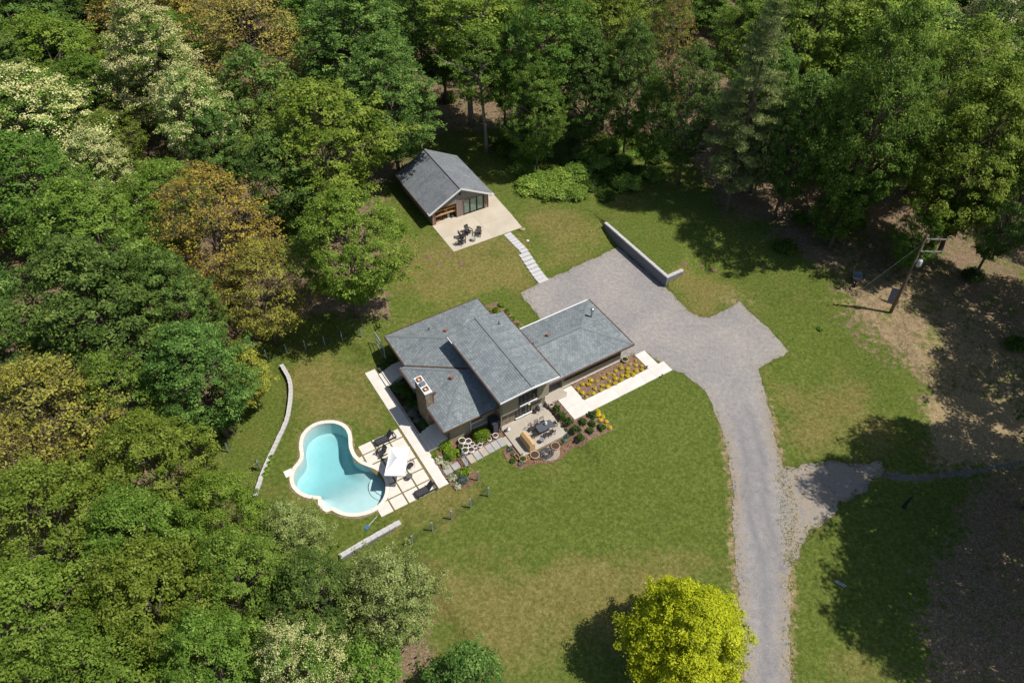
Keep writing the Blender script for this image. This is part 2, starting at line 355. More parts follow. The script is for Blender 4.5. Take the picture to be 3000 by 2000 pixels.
# ------------------------------------------------------------------ the ground, one sheet
def make_ground():
    core_a = np.arange(-62, 62.1, .5); core_b = np.arange(-62, 44.1, .5)
    far = lambda lo, hi: ([lo - k for k in (2, 5, 10, 20, 40, 80, 180, 500)], [hi + k for k in (2, 5, 10, 20, 40, 80, 180, 500)])
    la, ha = far(-62, 62); lb, hb = far(-62, 44)
    aa = np.array(sorted(set(np.round(np.r_[la, core_a, [11.27, 11.4, 11.52], ha], 3)))); bb = np.array(sorted(set(np.round(np.r_[lb, core_b, [5.02, 5.13, 5.25], hb], 3))))
    ga, gb = np.meshgrid(aa, bb, indexing='ij')
    # the pool rectangle is left open and filled with a finer piece round the pool outline
    r0, r1, s0, s1 = -36.5, -25.0, -10.0, 5.0
    ia = np.arange(len(aa) - 1); ib = np.arange(len(bb) - 1)
    I, J = np.meshgrid(ia, ib, indexing='ij'); nb = len(bb)
    inr = (aa[I] >= r0 - .01) & (aa[I + 1] <= r1 + .01) & (bb[J] >= s0 - .01) & (bb[J + 1] <= s1 + .01)
    I, J = I[~inr], J[~inr]
    q = np.c_[I * nb + J, I * nb + J + 1, (I + 1) * nb + J + 1, (I + 1) * nb + J]
    va, vb = ga.ravel(), gb.ravel(); faces = [tuple(x) for x in q.tolist()]
    # ring piece
    bd = [(a, s0) for a in aa[(aa >= r0) & (aa <= r1)]] + [(r1, b) for b in bb[(bb > s0) & (bb < s1)]] + [(a, s1) for a in aa[(aa >= r0) & (aa <= r1)][::-1]] + [(r0, b) for b in bb[(bb > s0) & (bb < s1)][::-1]]
    hole = offset(POOL, .2)[::1]
    pts = [Vector(p) for p in bd] + [Vector(p) for p in hole]; k = len(bd); e = [(i, (i + 1) % k) for i in range(k)] + [(k + i, k + (i + 1) % len(hole)) for i in range(len(hole))]
    gx, gy = np.meshgrid(np.arange(r0 + .4, r1, .5), np.arange(s0 + .4, s1, .5)); g = np.c_[gx.ravel(), gy.ravel()]
    g = g[~inside(g, hole) & (polydist(g, hole) > .25)]; pts += [Vector(p) for p in g]
    vs, es, fs, *_ = delaunay_2d_cdt(pts, e, [], 0, 1e-5)
    off = len(va); cen = np.array([np.mean([(vs[i].x, vs[i].y) for i in f], axis=0) for f in fs]); keep = ~inside(cen, hole)
    va = np.r_[va, [p.x for p in vs]]; vb = np.r_[vb, [p.y for p in vs]]
    faces += [tuple(off + i for i in reversed(f)) for f, kk in zip(fs, keep) if kk]
    z = Tab(va, vb)
    x = O.x + AX.x * va + BX.x * vb; y = O.y + AX.y * va + BX.y * vb
    me = bpy.data.meshes.new('ground'); me.from_pydata(np.c_[x, y, z].tolist(), [], faces); me.materials.append(MG); me.update()
    nz = np.zeros(len(me.polygons) * 3); me.polygons.foreach_get('normal', nz)
    if nz[2::3].mean() < 0: me.flip_normals()
    nz = np.zeros(len(me.polygons) * 3); me.polygons.foreach_get('normal', nz)
    bad = np.where(nz[2::3] < 0)[0]
    if len(bad):
        bm = bmesh.new(); bm.from_mesh(me); bm.faces.ensure_lookup_table(); bmesh.ops.reverse_faces(bm, faces=[bm.faces[i] for i in bad]); bm.to_mesh(me); bm.free()
    me.polygons.foreach_set('use_smooth', [True] * len(me.polygons))
    XY = np.c_[x, y]
    def zone(polys, soft):
        r = np.zeros(len(XY))
        for pl in polys:
            pl = np.array(pl); d = polydist(XY, pl) * np.where(inside(XY, pl), 1, -1); r = np.maximum(r, S(d / (2 * soft) + .5))
        return r
    lawn = [FP([(860, 560), (880, 440), (905, 390), (1000, 300), (1190, 290), (1560, 320), (1650, 470), (1790, 560), (1880, 650), (1960, 770), (2120, 905), (2150, 1050), (2240, 1090), (2170, 1210), (2110, 1380), (2080, 1640), (900, 1640), (985, 1500), (965, 1330), (800, 1330), (600, 1240), (480, 1130), (500, 900), (610, 760), (700, 720), (900, 740)])]
    litter = 1 - zone(lawn, 3.5)
    litter = np.where(zone([FP([(1560, 400), (1650, 470), (1900, 520), (2440, 560), (2440, 1080), (2150, 1070), (2100, 900), (1900, 700)])], 2.0) > .5, litter * .62, litter)
    litter = np.where(zone([FP([(2090, 1090), (2460, 1060), (2460, 1700), (2060, 1700)])], 1.0) > .5, litter * .68, litter)
    straw = zone([FP([(2125, 915), (2240, 900), (2440, 960), (2440, 1062), (2150, 1068)])], 2.5)
    straw = np.maximum(straw, .5 * zone([FP([(1890, 690), (1990, 600), (2120, 600), (2250, 700), (2440, 820), (2440, 1060), (2150, 1060), (2110, 900), (1990, 770)])], 3.0))
    straw = np.maximum(straw, .45 * zone([FP([(1640, 700), (1600, 690), (1680, 640), (1760, 700), (1640, 740)]), FP([(1890, 540), (1990, 530), (2010, 620), (1900, 620)]), FP([(1980, 750), (2060, 720), (2080, 800), (2000, 820)])], 2.5))
    straw = np.maximum(straw, .62 * zone([FP([(2020, 1075), (2100, 1088), (2180, 1077), (2260, 1066), (2460, 1034), (2460, 1052), (2260, 1086), (2110, 1110), (2015, 1108)])], .8))
    de = polydist(XY, HP(DR)); straw = np.maximum(straw, np.clip(1.1 - de / .8, 0, .6) * S((vb - 7) / 6) * (vb < 48))
    dry = .62 * zone([FP([(1020, 1330), (1330, 1270), (1600, 1290), (1500, 1460), (1060, 1500)])], 5.0)
    dry = np.maximum(dry, .5 * zone([FP([(900, 560), (1190, 540), (1230, 660), (960, 690), (880, 660)]), FP([(1240, 470), (1390, 500), (1330, 580), (1270, 600), (1200, 500)]), FP([(1560, 640), (1700, 650), (1640, 735), (1570, 720)]), FP([(690, 840), (850, 850), (840, 960), (690, 950)]), FP([(1010, 1080), (1100, 1050), (1130, 1140), (900, 1230)])], 2.5))
    dry = np.maximum(dry, .45 * zone([FP([(1780, 880), (1990, 870), (2120, 1030), (1840, 1050)])], 3.0))
    dry -= .5 * zone([FP([(1420, 960), (1560, 880), (1640, 1000), (1680, 1250), (1450, 1230), (1320, 1080)]), FP([(1130, 1190), (1320, 1150), (1440, 1200), (1240, 1280)])], 3.5)
    for k, v in (('litter', litter), ('straw', straw), ('dry', dry)):
        at = me.attributes.new(k, 'FLOAT', 'POINT'); at.data.foreach_set('value', v.astype(np.float32))
    return tag(link(bpy.data.objects.new('ground', me)), 'mown lawn fading into brown leaf litter under the trees', kind='structure')
ground = make_ground()

# ------------------------------------------------------------------ gravel drive
dpoly = rough_edge(HP(DR), .3, .2, 3)
center = np.array(HP([(9.5, 2), (7.5, 8.5), (4.3, 15.0), (-.3, 20.4), (-3.0, 25.0), (-7.0, 29.2), (-11, 33.5), (-22.5, 46)]))
def f_track(x, y):
    q = np.c_[x, y]; d = polydist(q, spline(center, 1.0, False), False); a, b = ABn(x, y)
    return np.clip(.35 * np.exp(-(d / 1.3) ** 2) + .75 * np.exp(-((d - .78) / .36) ** 2), 0, 1) * S((b - 6) / 9)
def f_edge(x, y):
    q = np.c_[x, y]; a, b = ABn(x, y); d = polydist(q, dpoly)
    return np.clip(1.15 - d / 1.0, 0, 1) * (.3 + .8 * S((b - 8) / 7))
tag(sheet('gravel_drive', MGR, dpoly, .5, lambda x, y: T(x, y) + .022, attrs={'track': f_track, 'edge': f_edge}), 'grey gravel drive and parking court', kind='structure')
spur = rough_edge(FP([(1795, 1085), (1840, 1066), (1900, 1058), (2025, 1060), (2032, 1080), (2000, 1108), (1950, 1148), (1900, 1195), (1850, 1235), (1812, 1290), (1800, 1180)]), .4, .45, 5)
tag(sheet('gravel_spur', MGR, spur, .5, lambda x, y: T(x, y) + .014, attrs={'track': lambda x, y: 0 * x + .15, 'edge': lambda x, y: np.clip(1.3 - polydist(np.c_[x, y], spur) / 4.5, 0, 1)}), 'thin gravel turnout beside the drive', kind='structure')

trail = rough_edge(FP([(2022, 1080), (2100, 1094), (2180, 1083), (2260, 1072), (2460, 1040), (2460, 1049), (2260, 1084), (2110, 1106), (2025, 1098)]), .5, .3, 6)
tag(sheet('gravel_trail', mulch_material('track_dirt', (.17, .155, .125), (.3, .28, .24)), trail, .6, lambda x, y: T(x, y) + .012, attrs={'track': lambda x, y: 0 * x + .35, 'edge': lambda x, y: 0 * x + 1.0}), 'faint gravel track leading off to the right', kind='structure')

# ------------------------------------------------------------------ concrete walks
def slab(name, pts, z1, z0, mat, kind='structure', label=None, cat=None, group=None, parent=None):
    """house-frame polygon -> slab object standing at its own base"""
    ca = sum(p[0] for p in pts) / len(pts); cb = sum(p[1] for p in pts) / len(pts)
    o = MB().prism([(p[0] - ca, -(p[1] - cb)) for p in pts], 0, z1 - z0).build(name, mat, parent)
    if parent is None: o.location = H(ca, cb, z0); o.rotation_euler = (0, 0, YAW)
    else: o.location = (ca, -cb, z0)
    return tag(o, label, cat, group, kind)
def rect(a0, a1, b0, b1): return [(a0, b0), (a1, b0), (a1, b1), (a0, b1)]
fw_ = thing('front_walk', 'white concrete front walk around the yellow flower bed', None, H(0, 0, 0), YAW); del fw_['label']; fw_['kind'] = 'structure'
for r in (rect(-8.42, -6.25, .2, 2.42), rect(-8.42, -6.25, 2.435, 3.93), rect(-6.235, -2.9, 2.435, 3.9), rect(-2.885, .4, 2.435, 3.88), rect(.415, 1.735, 2.435, 3.86), rect(1.75, 3.0, .2, 2.42), rect(1.75, 3.72, 2.435, 3.85)):
    slab('concrete_panel', r, .06, -.15, CON, kind=None, parent=fw_)
pw = thing('pool_walk', 'long straight pale walk', None, H(0, 0, 0), YAW); del pw['label']; pw['kind'] = 'structure'
for b0, b1 in ((-12.72, -9.8), (-9.79, -6.7), (-6.69, -3.6), (-3.59, -.45)):
    slab('concrete_panel', rect(-22.96, -21.87, b0, b1), -.65, -.85, CON, kind=None, parent=pw)
slab('concrete_panel', [(-22.96, -.44), (-21.87, -.44), (-21.87, .9), (-21.95, 1.6), (-22.0, 2.4), (-21.95, 3.57), (-22.96, 3.57)], -.65, -.85, CON, kind=None, parent=pw)
# shed slab with joints, patio slab
ss = thing('shed_terrace', 'buff concrete terrace', None, H(0, 0, 0), YAW); del ss['label']; ss['kind'] = 'structure'
for r in ([(-6.6, -29.05), (-1.35, -29.05), (-1.4, -26.2), (-6.66, -26.25)], [(-6.66, -26.235), (-1.4, -26.185), (-1.44, -23.24), (-6.74, -23.35)], [(-1.335, -29.05), (1.1, -29.05), (1.1, -31.4), (3.1, -31.3), (2.83, -26.15), (-1.385, -26.185)], [(-1.385, -26.17), (2.83, -26.135), (2.55, -23.15), (-1.425, -23.225)]):
    slab('concrete_panel', r, 1.04, .7, CONB, kind=None, parent=ss)
pt = thing('patio_slab', 'raised grey patio', None, H(0, 0, 0), YAW); del pt['label']; pt['kind'] = 'structure'
for r in (rect(-14.78, -12.2, .62, 2.6), rect(-12.19, -9.65, .62, 2.6), rect(-14.78, -12.2, 2.61, 4.66), rect(-12.19, -9.65, 2.61, 4.66)):
    slab('concrete_panel', r, -.5, -.95, CON2, kind=None, parent=pt)
slab('patio_step', rect(-15.22, -14.84, 1.75, 2.95), -.62, -.9, CON2, label=None)

# ------------------------------------------------------------------ planting beds
def bed(name, pts, mat, up=.03, step=.4, raw=False):
    p = rough_edge(HP(pts), .4, .04, hash(name) % 97)
    return tag(sheet(name, mat, p, step, lambda x, y: T(x, y) + up), kind='structure')
bed('flower_bed', rect(-6.2, 1.7, .02, 2.4), MMU, .05)
bed('shrub_bed', [(-9.6, 1.05), (-8.44, 1.2), (-8.44, 3.95), (-5.75, 3.95), (-5.75, 6.75), (-9.55, 6.6), (-9.75, 4.7), (-9.62, 3.0)], MMU, .03)
bed('rear_bed', [(-9.0, -14.4), (-6.2, -14.3), (-5.65, -9.0), (-9.0, -9.0)], MMU, .04)
bed('pot_bed', [(-19.9, -.35), (-14.8, -.35), (-14.8, 1.7), (-15.3, 1.75), (-19.1, 1.75), (-19.4, 2.75), (-19.3, 4.4), (-20.6, 4.9), (-21.9, 4.4), (-21.9, .3), (-20.6, -.3)], MMR, .035)
bed('patio_border', [(-15.9, 2.9), (-14.75, 2.7), (-14.7, 4.7), (-9.7, 4.7), (-9.6, 6.3), (-10.5, 6.2), (-11.3, 6.6), (-12.8, 6.6), (-14.0, 5.9), (-15.6, 5.7), (-16.2, 4.2)], MMR, .03)
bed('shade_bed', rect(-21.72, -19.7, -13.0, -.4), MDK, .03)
# ------------------------------------------------------------------ swimming pool
PLASTER = M('pool_plaster', (.68, .75, .73), (.6, .68, .665), 1.5, .8, .2)
def pool():
    ca, cb = -31.0, -.9
    t = thing('swimming_pool', 'kidney shaped turquoise swimming pool with cream coping', 'pool', H(ca, cb, 0), YAW)
    L = lambda p, z: (p[0] - ca, -(p[1] - cb), z)
    n = len(POOL)
    # basin wall and sloping floor
    m = MB(); ring = offset(POOL, .02)
    vs = [L(p, -.64) for p in ring] + [L(p, -3.6) for p in ring]
    m.add(vs, [(i, (i + 1) % n, (i + 1) % n + n, i + n) for i in range(n)])
    m.build('pool_wall', PLASTER, t, True)
    A_ = np.linspace(-37, -25, 49); B_ = np.linspace(-10.5, 6, 67); g_ = np.array([(a, b) for a in A_ for b in B_])
    ed = polydist(g_, POOL) * np.where(inside(g_, POOL), 1, -1)
    dz = -1.7 - 1.3 * S((-g_[:, 1] + .2) / 4.5) + .75 * (1 - S((ed + .2) / 1.3)) * S((-g_[:, 1] + 1) / 3)
    fv = [L((a, b), float(z)) for (a, b), z in zip(g_, dz)]
    m = MB().add(fv, [(i * 67 + j, i * 67 + j + 1, (i + 1) * 67 + j + 1, (i + 1) * 67 + j) for i in range(48) for j in range(66)])
    m.build('pool_floor', PLASTER, t, True)
    # shallow ledge in the alcove and curved entry steps
    led = [toab(Z3(x, y, ZP)) for x, y in ((600, 960), (712, 1046), (684, 1085), (640, 1090), (590, 1050), (580, 985))]
    MB().prism([L(p, 0)[:2] for p in led], -3.2, -1.0).build('ledge', PLASTER, t)
    c = toab(Z3(1185, 800, ZP))
    for r, z in ((1.6, -1.6), (1.1, -1.48)):
        MB().lathe([(r, -3.3), (r, z)], L(c, 0), 28).build('entry_step', PLASTER, t)
    # water: one closed body with clear absorbing water
    m, tr, out = nodes('pool_water')
    fr = N(tr, 'ShaderNodeFresnel'); fr.inputs[0].default_value = 1.33
    tp = N(tr, 'ShaderNodeBsdfTransparent'); gl = N(tr, 'ShaderNodeBsdfGlossy'); gl.inputs['Roughness'].default_value = .03
    tc = N(tr, 'ShaderNodeTexCoord').outputs['Object']; bp = N(tr, 'ShaderNodeBump'); bp.inputs['Strength'].default_value = .6; bp.inputs['Distance'].default_value = .05
    tr.links.new(noise(tr, tc, 3.5, 3), bp.inputs['Height']); tr.links.new(bp.outputs[0], gl.inputs['Normal']); tr.links.new(bp.outputs[0], fr.inputs['Normal'])
    mx = N(tr, 'ShaderNodeMixShader'); tr.links.new(fr.outputs[0], mx.inputs[0]); tr.links.new(tp.outputs[0], mx.inputs[1]); tr.links.new(gl.outputs[0], mx.inputs[2]); tr.links.new(mx.outputs[0], out.inputs['Surface'])
    va = N(tr, 'ShaderNodeVolumeAbsorption'); va.inputs['Color'].default_value = (.2, .74, .8, 1); va.inputs['Density'].default_value = .27
    tr.links.new(va.outputs[0], out.inputs['Volume'])
    w_ = MB(); ring = offset(POOL, .03)
    vs = [L(p, -.8) for p in ring] + [L(p, -3.5) for p in ring]
    tri = tessellate_polygon([[Vector((p[0], p[1], 0)) for p in ring]])
    w_.add(vs, [tuple(f) for f in tri] + [tuple(i + n for i in reversed(f)) for f in tri] + [(i, (i + 1) % n, (i + 1) % n + n, i + n) for i in range(n)])
    wo_ = w_.build('water', m, t)
    bm = bmesh.new(); bm.from_mesh(wo_.data); bmesh.ops.recalc_face_normals(bm, faces=bm.faces); bm.to_mesh(wo_.data); bm.free()
    # coping stones
    COP = M('cream_coping', (.78, .71, .62), (.68, .61, .52), 4, .85, .2)
    inn = POOL; outr = POOLOUT
    seg = np.hypot(*(np.roll(inn, -1, 0) - inn).T); s_ = 0; start = 0; cuts = [0]
    for i in range(n):
        s_ += seg[i]
        if s_ >= .62: cuts.append(i + 1); s_ = 0
    if cuts[-1] < n: cuts.append(n)
    for c0, c1 in zip(cuts[:-1], cuts[1:]):
        idx = [k % n for k in range(c0, c1 + 1)]
        pi = [inn[k].copy() for k in idx]; po = [outr[k].copy() for k in idx]
        g = .008; d0 = pi[1] - pi[0]; d0 = d0 / np.hypot(*d0) * g; d1 = pi[-1] - pi[-2]; d1 = d1 / np.hypot(*d1) * g
        pi[0] += d0; po[0] += d0; pi[-1] -= d1; po[-1] -= d1
        zt = -.62 + random.uniform(-.006, .006)
        MB().prism([L(p, 0)[:2] for p in pi + po[::-1]], -.78, zt).build('coping_stone', COP, t)
    # skimmer lid
    k = toab(Z3(300, 738, ZP)); sk = MB(); sk.box(L(k, -.66), (.75, .75, .1)); sk.build('skimmer_surround', COP, t)
    MB().box(L(k, -.6), (.42, .42, .03)).build('skimmer_lid', M('white_plastic', (.8, .8, .78), rough=.5), t)
    return t
pool()
# bare soil rim round the coping
rim = offset(POOL, .52); rs_ = np.random.RandomState(4)
hole_i = offset(POOL, .25)
def rim_sheet():
    pts = [Vector(H(*p).xy) for p in rim + rs_.uniform(-.1, .1, rim.shape)] + [Vector(H(*p).xy) for p in hole_i]
    k = len(rim); e = [(i, (i + 1) % k) for i in range(k)] + [(k + i, k + (i + 1) % k) for i in range(k)]
    vs, es, fs, *_ = delaunay_2d_cdt(pts, e, [], 0, 1e-5)
    hw = np.array([H(*p).xy for p in hole_i]); ow = np.array([tuple(p) for p in pts[:k]])
    keep = [f for f in fs if not inside(np.array([np.mean([tuple(vs[i]) for i in f], axis=0)]), hw)[0] and inside(np.array([np.mean([tuple(vs[i]) for i in f], axis=0)]), ow)[0]]
    me = bpy.data.meshes.new('soil_rim'); me.from_pydata([(p.x, p.y, float(T(p.x, p.y)) + .008) for p in vs], [], keep); me.materials.append(mulch_material('pale_soil', (.24, .19, .1), (.38, .31, .19))); me.update()
    if me.polygons[0].normal.z < 0: me.flip_normals()
    tag(link(bpy.data.objects.new('soil_rim', me)), kind='structure')
rim_sheet()
# pavers between pool and walk, cut round the coping
terr = thing('pool_terrace', 'paver grid', None, H(0, 0, 0), YAW); del terr['label']; terr['kind'] = 'structure'
PAV = M('cream_paver', (.71, .655, .575), (.6, .55, .475), 1.6, .9, .2, fine=18)
def pool_edge_a(b):
    """largest a where the coping's outer line crosses this b"""
    best = -99; n = len(POOLOUT)
    for i in range(n):
        p, q = POOLOUT[i], POOLOUT[(i + 1) % n]
        if (p[1] > b) != (q[1] > b): best = max(best, p[0] + (q[0] - p[0]) * (b - p[1]) / (q[1] - p[1]))
    return best
for b0, b1 in ((-4.46, -3.42), (-3.28, -2.0), (-1.86, -.58), (-.44, .82), (.96, 2.22), (2.36, 3.56)):
    for a0, a1 in ((-24.5, -23.22), (-25.9, -24.64), (-27.3, -26.04), (-28.6, -27.44)):
        if b0 < -4 and a0 < -28: continue
        bs = np.linspace(b0, b1, 15); lf = [max(a0, pool_edge_a(b) + .02) for b in bs]
        ok = [i for i in range(15) if lf[i] < a1 - .12]
        if len(ok) < 4: continue
        if max(lf) <= a0 + 1e-6: pts = rect(a0, a1, b0, b1)
        else: pts = [(lf[i], bs[i]) for i in ok] + [(a1, bs[ok[-1]]), (a1, bs[ok[0]])]
        slab('paver', pts, -.645 + random.uniform(-.006, .006), -.75, PAV, kind=None, parent=terr)
JNT = mulch_material('dry_joint_grass', (.2, .16, .06), (.3, .25, .1))
jp = rough_edge(HP([(-28.6, 3.52), (-28.5, 2.6), (-27.2, 2.4), (-26.9, .3), (-27.4, -1.9), (-28.3, -3.0), (-28.0, -4.3), (-23.3, -4.4), (-22.98, -4.4), (-22.98, 3.5)]), .5, .03, 9)
tag(sheet('joint_grass', JNT, [p for p in jp], .5, lambda x, y: T(x, y) + .012), kind='structure')

# ------------------------------------------------------------------ masonry walls
def block_run(t, pts, z0, z1, thick, course, blen, cap=True, seed=1, L=None, base=None):
    """courses of separate blocks along a polyline (local coordinates)"""
    rs = random.Random(seed); p = np.array(pts, float); seg = np.hypot(*(p[1:] - p[:-1]).T); cum = np.r_[0, np.cumsum(seg)]; tot = cum[-1]
    at = lambda s: np.array([np.interp(s, cum, p[:, 0]), np.interp(s, cum, p[:, 1])])
    nc = max(1, int(round((z1 - z0) / course))); h = (z1 - z0) / nc
    shared = {}
    def one(name, s0, s1, za, zb, th, mt):
        a, b = at(s0), at(s1); d = b - a; Ln = np.hypot(*d)
        key = (name, round(Ln, 1), round(zb - za, 2), rs.randint(0, 2))
        if key not in shared:
            o = MB().box((0, 0, 0), (round(Ln, 1) - .018, th, (zb - za) - .012)).build(name, mt, t)
            bm = bmesh.new(); bm.from_mesh(o.data)
            for v in bm.verts: v.co += Vector((rs.uniform(-.008, .008), rs.uniform(-.022, .022), rs.uniform(-.005, .005)))
            bm.to_mesh(o.data); bm.free(); shared[key] = o.data
        else: o = link(bpy.data.objects.new(name, shared[key]), t)
        c = (a + b) / 2; o.location = (c[0], c[1], (za + zb) / 2); o.rotation_euler = (0, 0, math.atan2(d[1], d[0]))
        o.scale = (Ln / max(round(Ln, 1), .1), 1, 1)
    for k in range(nc):
        top = cap and k == nc - 1
        n = max(1, int(round(tot / (blen * (1.15 if top else 1))))); stp = tot / n; off = stp / 2 if (k % 2 and not top) else 0
        xs = [0] + [stp * i - off for i in range(1, n + 1)] + ([tot] if off else [])
        xs = sorted(set(min(max(x, 0), tot) for x in xs))
        for s0, s1 in zip(xs[:-1], xs[1:]):
            if s1 - s0 < .08: continue
            if base is not None and base(at((s0 + s1) / 2)) > z0 + (k + 1) * h + .05: continue
            one('cap_stone' if top else 'block', s0, s1, z0 + k * h, z0 + (k + 1) * h, thick + (.04 if top else rs.uniform(-.015, .015)), BLKD if top else BLK)
rw = thing('retaining_wall', 'tall grey block retaining wall with a short return beside the gravel court', 'wall', H(11.3, -6.5, 0), YAW)
lw = lambda a, b: (a - 11.3, -(b + 6.5))
block_run(rw, [lw(11.36, -18.2), lw(11.36, -6.72)], 0, 1.52, .34, .19, .46, base=lambda q: Th(11.0, -q[1] - 6.5), seed=2)
block_run(rw, [lw(11.19, -6.53), lw(13.6, -6.53)], 0, 1.5, .34, .19, .46, seed=3, base=lambda q: Th(q[0] + 11.3, -5.9))
w1 = thing('low_garden_wall', 'long curved low grey garden wall on the far side of the pool', 'wall', H(-31, -12, 0), YAW)
block_run(w1, [(a + 31, -(b + 12)) for a, b in spline(LW1, .4, False)], -1.15, -.5, .34, .2, .46, seed=4)
w2 = thing('low_garden_wall', 'short straight low grey garden wall below the pool', 'wall', H(-30, 5, 0), YAW)
block_run(w2, [(a + 30, -(b - 5)) for a, b in spline([(-27.42, 4.9), (-29, 4.97), (-31, 5.08), (-33.2, 5.25)], .4, False)], -1.18, -.52, .4, .2, .5, seed=5)

# ------------------------------------------------------------------ stepping slabs
STN = M('pale_stone_slab', (.56, .55, .54), (.46, .455, .45), 3, .9, .2)
st = thing('stone_stair', 'straight flight of pale stone slabs from the terrace down to the gravel court', 'stairs', H(0, -19, 0), YAW)
nst = 15
for i in range(nst):
    b = -22.75 + i * (8.15 / (nst - 1)); wide = .95 if i < 7 else 1.3; ac = .36 if i < 7 else .1
    if i >= 7: ac = .12 - .015 * (i - 7)
    z = Th(.3, b) + .07
    MB().box((ac, -(b + 19), z - .05), (wide, .52 if i < 7 else .56, .1 if i < 5 else .16), rz=random.uniform(-.01, .01)).build('stone_slab', STN, st)
FLG = M('bluestone_flag', (.42, .4, .37), (.3, .3, .29), 2, .9, .2); FLG2 = M('tan_flag', (.46, .4, .32), (.36, .31, .25), 2, .9, .2)
fp = thing('flagstone_path', 'path of square grey flagstones past the white pots', None, H(-18, 2.2, 0), YAW); del fp['label']; fp['kind'] = 'structure'
for i, (a, b, sx, sy) in enumerate(((-15.5, 2.12, .62, .98), (-16.17, 2.14, .62, .98), (-16.84, 2.16, .62, .98), (-17.51, 2.2, .62, .98), (-18.2, 2.24, .62, .98), (-18.88, 2.28, .6, .98), (-19.55, 2.3, .3, .98), (-20.5, 2.25, .72, .7), (-21.35, 2.3, .75, .75))):
    MB().box((a + 18, -(b - 2.2), Th(a, b) + .05), (sx, sy, .08)).build('flagstone', FLG2 if i in (5, 3) else FLG, fp)
# house steps up from the pool walk
for nm, b0, b1, a1, lab in (('rear', -11.75, -9.82, -19.3, 'grey concrete steps with two sunlit treads near the rear of the house'), ('front', -2.75, -.47, -19.8, 'wide shaded concrete steps at the front corner of the house')):
    t = thing('concrete_steps', lab, 'stairs', H(-21.85, (b0 + b1) / 2, -.7), YAW)
    aa = [-21.85, -21.5, -21.15, -20.8, -20.45] if nm == 'rear' else [-21.85, -21.45, -21.05, -20.65]
    zs = [-.5, -.36, -.22, -.08, .06] if nm == 'rear' else [-.5, -.31, -.12, .06]
    for i, (x, z) in enumerate(zip(aa, zs)):
        x1 = aa[i + 1] if i + 1 < len(aa) else a1
        MB().box2((x + 21.85, -(b1 - b0) / 2, -.15), (x1 + 21.85 + (0 if i + 1 == len(aa) else .03), (b1 - b0) / 2, z + .7)).build('landing' if i + 1 == len(aa) else 'step', CON, t)
cb_ = MB().box((0, 0, .15), (.14, 7.0, .36)).build('bed_kerb', CON2); cb_.location = H(-21.78, -6.28, -.75); cb_.rotation_euler = (0, 0, YAW); tag(cb_, 'narrow concrete kerb between the pool walk and the shaded bed', 'kerb')
# ------------------------------------------------------------------ building materials
def shingle_material(name, c1, c2, gap, moss=0.0):
    m, t, out = nodes(name)
    uv = N(t, 'ShaderNodeUVMap').outputs[0]
    br = N(t, 'ShaderNodeTexBrick'); br.offset = .5
    for k, v in (('Color1', c4(c1)), ('Color2', c4(c2)), ('Mortar', c4(gap)), ('Scale', 1.0), ('Mortar Size', .016), ('Mortar Smooth', .15), ('Bias', -.05), ('Brick Width', .3), ('Row Height', .25)): br.inputs[k].default_value = v
    t.links.new(uv, br.inputs['Vector'])
    n1 = noise(t, uv, .5, 4); n2 = noise(t, uv, 6, 3)
    c = mixc(t, 1.0, br.outputs[0], ramp(t, n1, [(.3, (.84, .86, .88)), (.7, (1.12, 1.1, 1.08))]), 'MULTIPLY')
    c = mixc(t, 1.0, c, ramp(t, n2, [(.25, (.9, .9, .9)), (.75, (1.08, 1.08, 1.08))]), 'MULTIPLY')
    sc_ = N(t, 'ShaderNodeMapping'); sc_.inputs['Scale'].default_value = (2.2, .16, 1); t.links.new(uv, sc_.inputs['Vector'])
    c = mixc(t, 1.0, c, ramp(t, noise(t, sc_.outputs[0], 1.0, 4), [(.3, (.86, .865, .87)), (.7, (1.1, 1.1, 1.09))]), 'MULTIPLY')
    # rows step: each course a little proud at its lower edge
    h = math_(t, 'SUBTRACT', 1.0, br.outputs['Fac'])
    princ(t, out, c, .92, .15, 0, h, .5, .02)
    return m
SHG = shingle_material('grey_shingle', (.185, .208, .216), (.262, .292, .3), (.13, .145, .15))
SHG2 = shingle_material('blue_grey_shingle', (.185, .2, .215), (.235, .252, .27), (.11, .12, .13))
SID = M('beige_siding', (.35, .31, .215), (.3, .265, .185), 1.2, .8, .2)
STO = mulch_material('stacked_stone', (.26, .21, .15), (.48, .4, .3))
WHT = M('white_trim', (.8, .8, .79), (.72, .72, .71), 3, .5, .4)
COPR = M('brown_copper', (.16, .078, .045), (.09, .045, .028), 5, .45, .5, .35)
BRZ = M('dark_bronze', (.03, .027, .025), (.02, .018, .017), 5, .5, .4)
CLAY = M('clay_flue', (.42, .2, .09), (.3, .14, .06), 6, .9)
STEEL = M('galvanised_steel', (.55, .56, .58), (.4, .41, .43), 8, .35, .5, .8)
GLS = M('dark_window_glass', (.05, .058, .062), (.025, .03, .034), 2, .05, .6)
CURT = M('pale_curtain', (.7, .72, .68), (.6, .62, .58), 3, .9)
def clear_glass():
    m, t, out = nodes('clear_glass'); lw_ = N(t, 'ShaderNodeLayerWeight'); fc_ = math_(t, 'ADD', math_(t, 'MULTIPLY', math_(t, 'POWER', lw_.outputs['Facing'], 4.0), .8), .04)
    tp = N(t, 'ShaderNodeBsdfTransparent'); tp.inputs[0].default_value = (.78, .84, .8, 1); gl = N(t, 'ShaderNodeBsdfGlossy'); gl.inputs['Roughness'].default_value = .02
    mx = N(t, 'ShaderNodeMixShader'); t.links.new(fc_, mx.inputs[0]); t.links.new(tp.outputs[0], mx.inputs[1]); t.links.new(gl.outputs[0], mx.inputs[2]); t.links.new(mx.outputs[0], out.inputs[0]); return m
GLC = clear_glass()

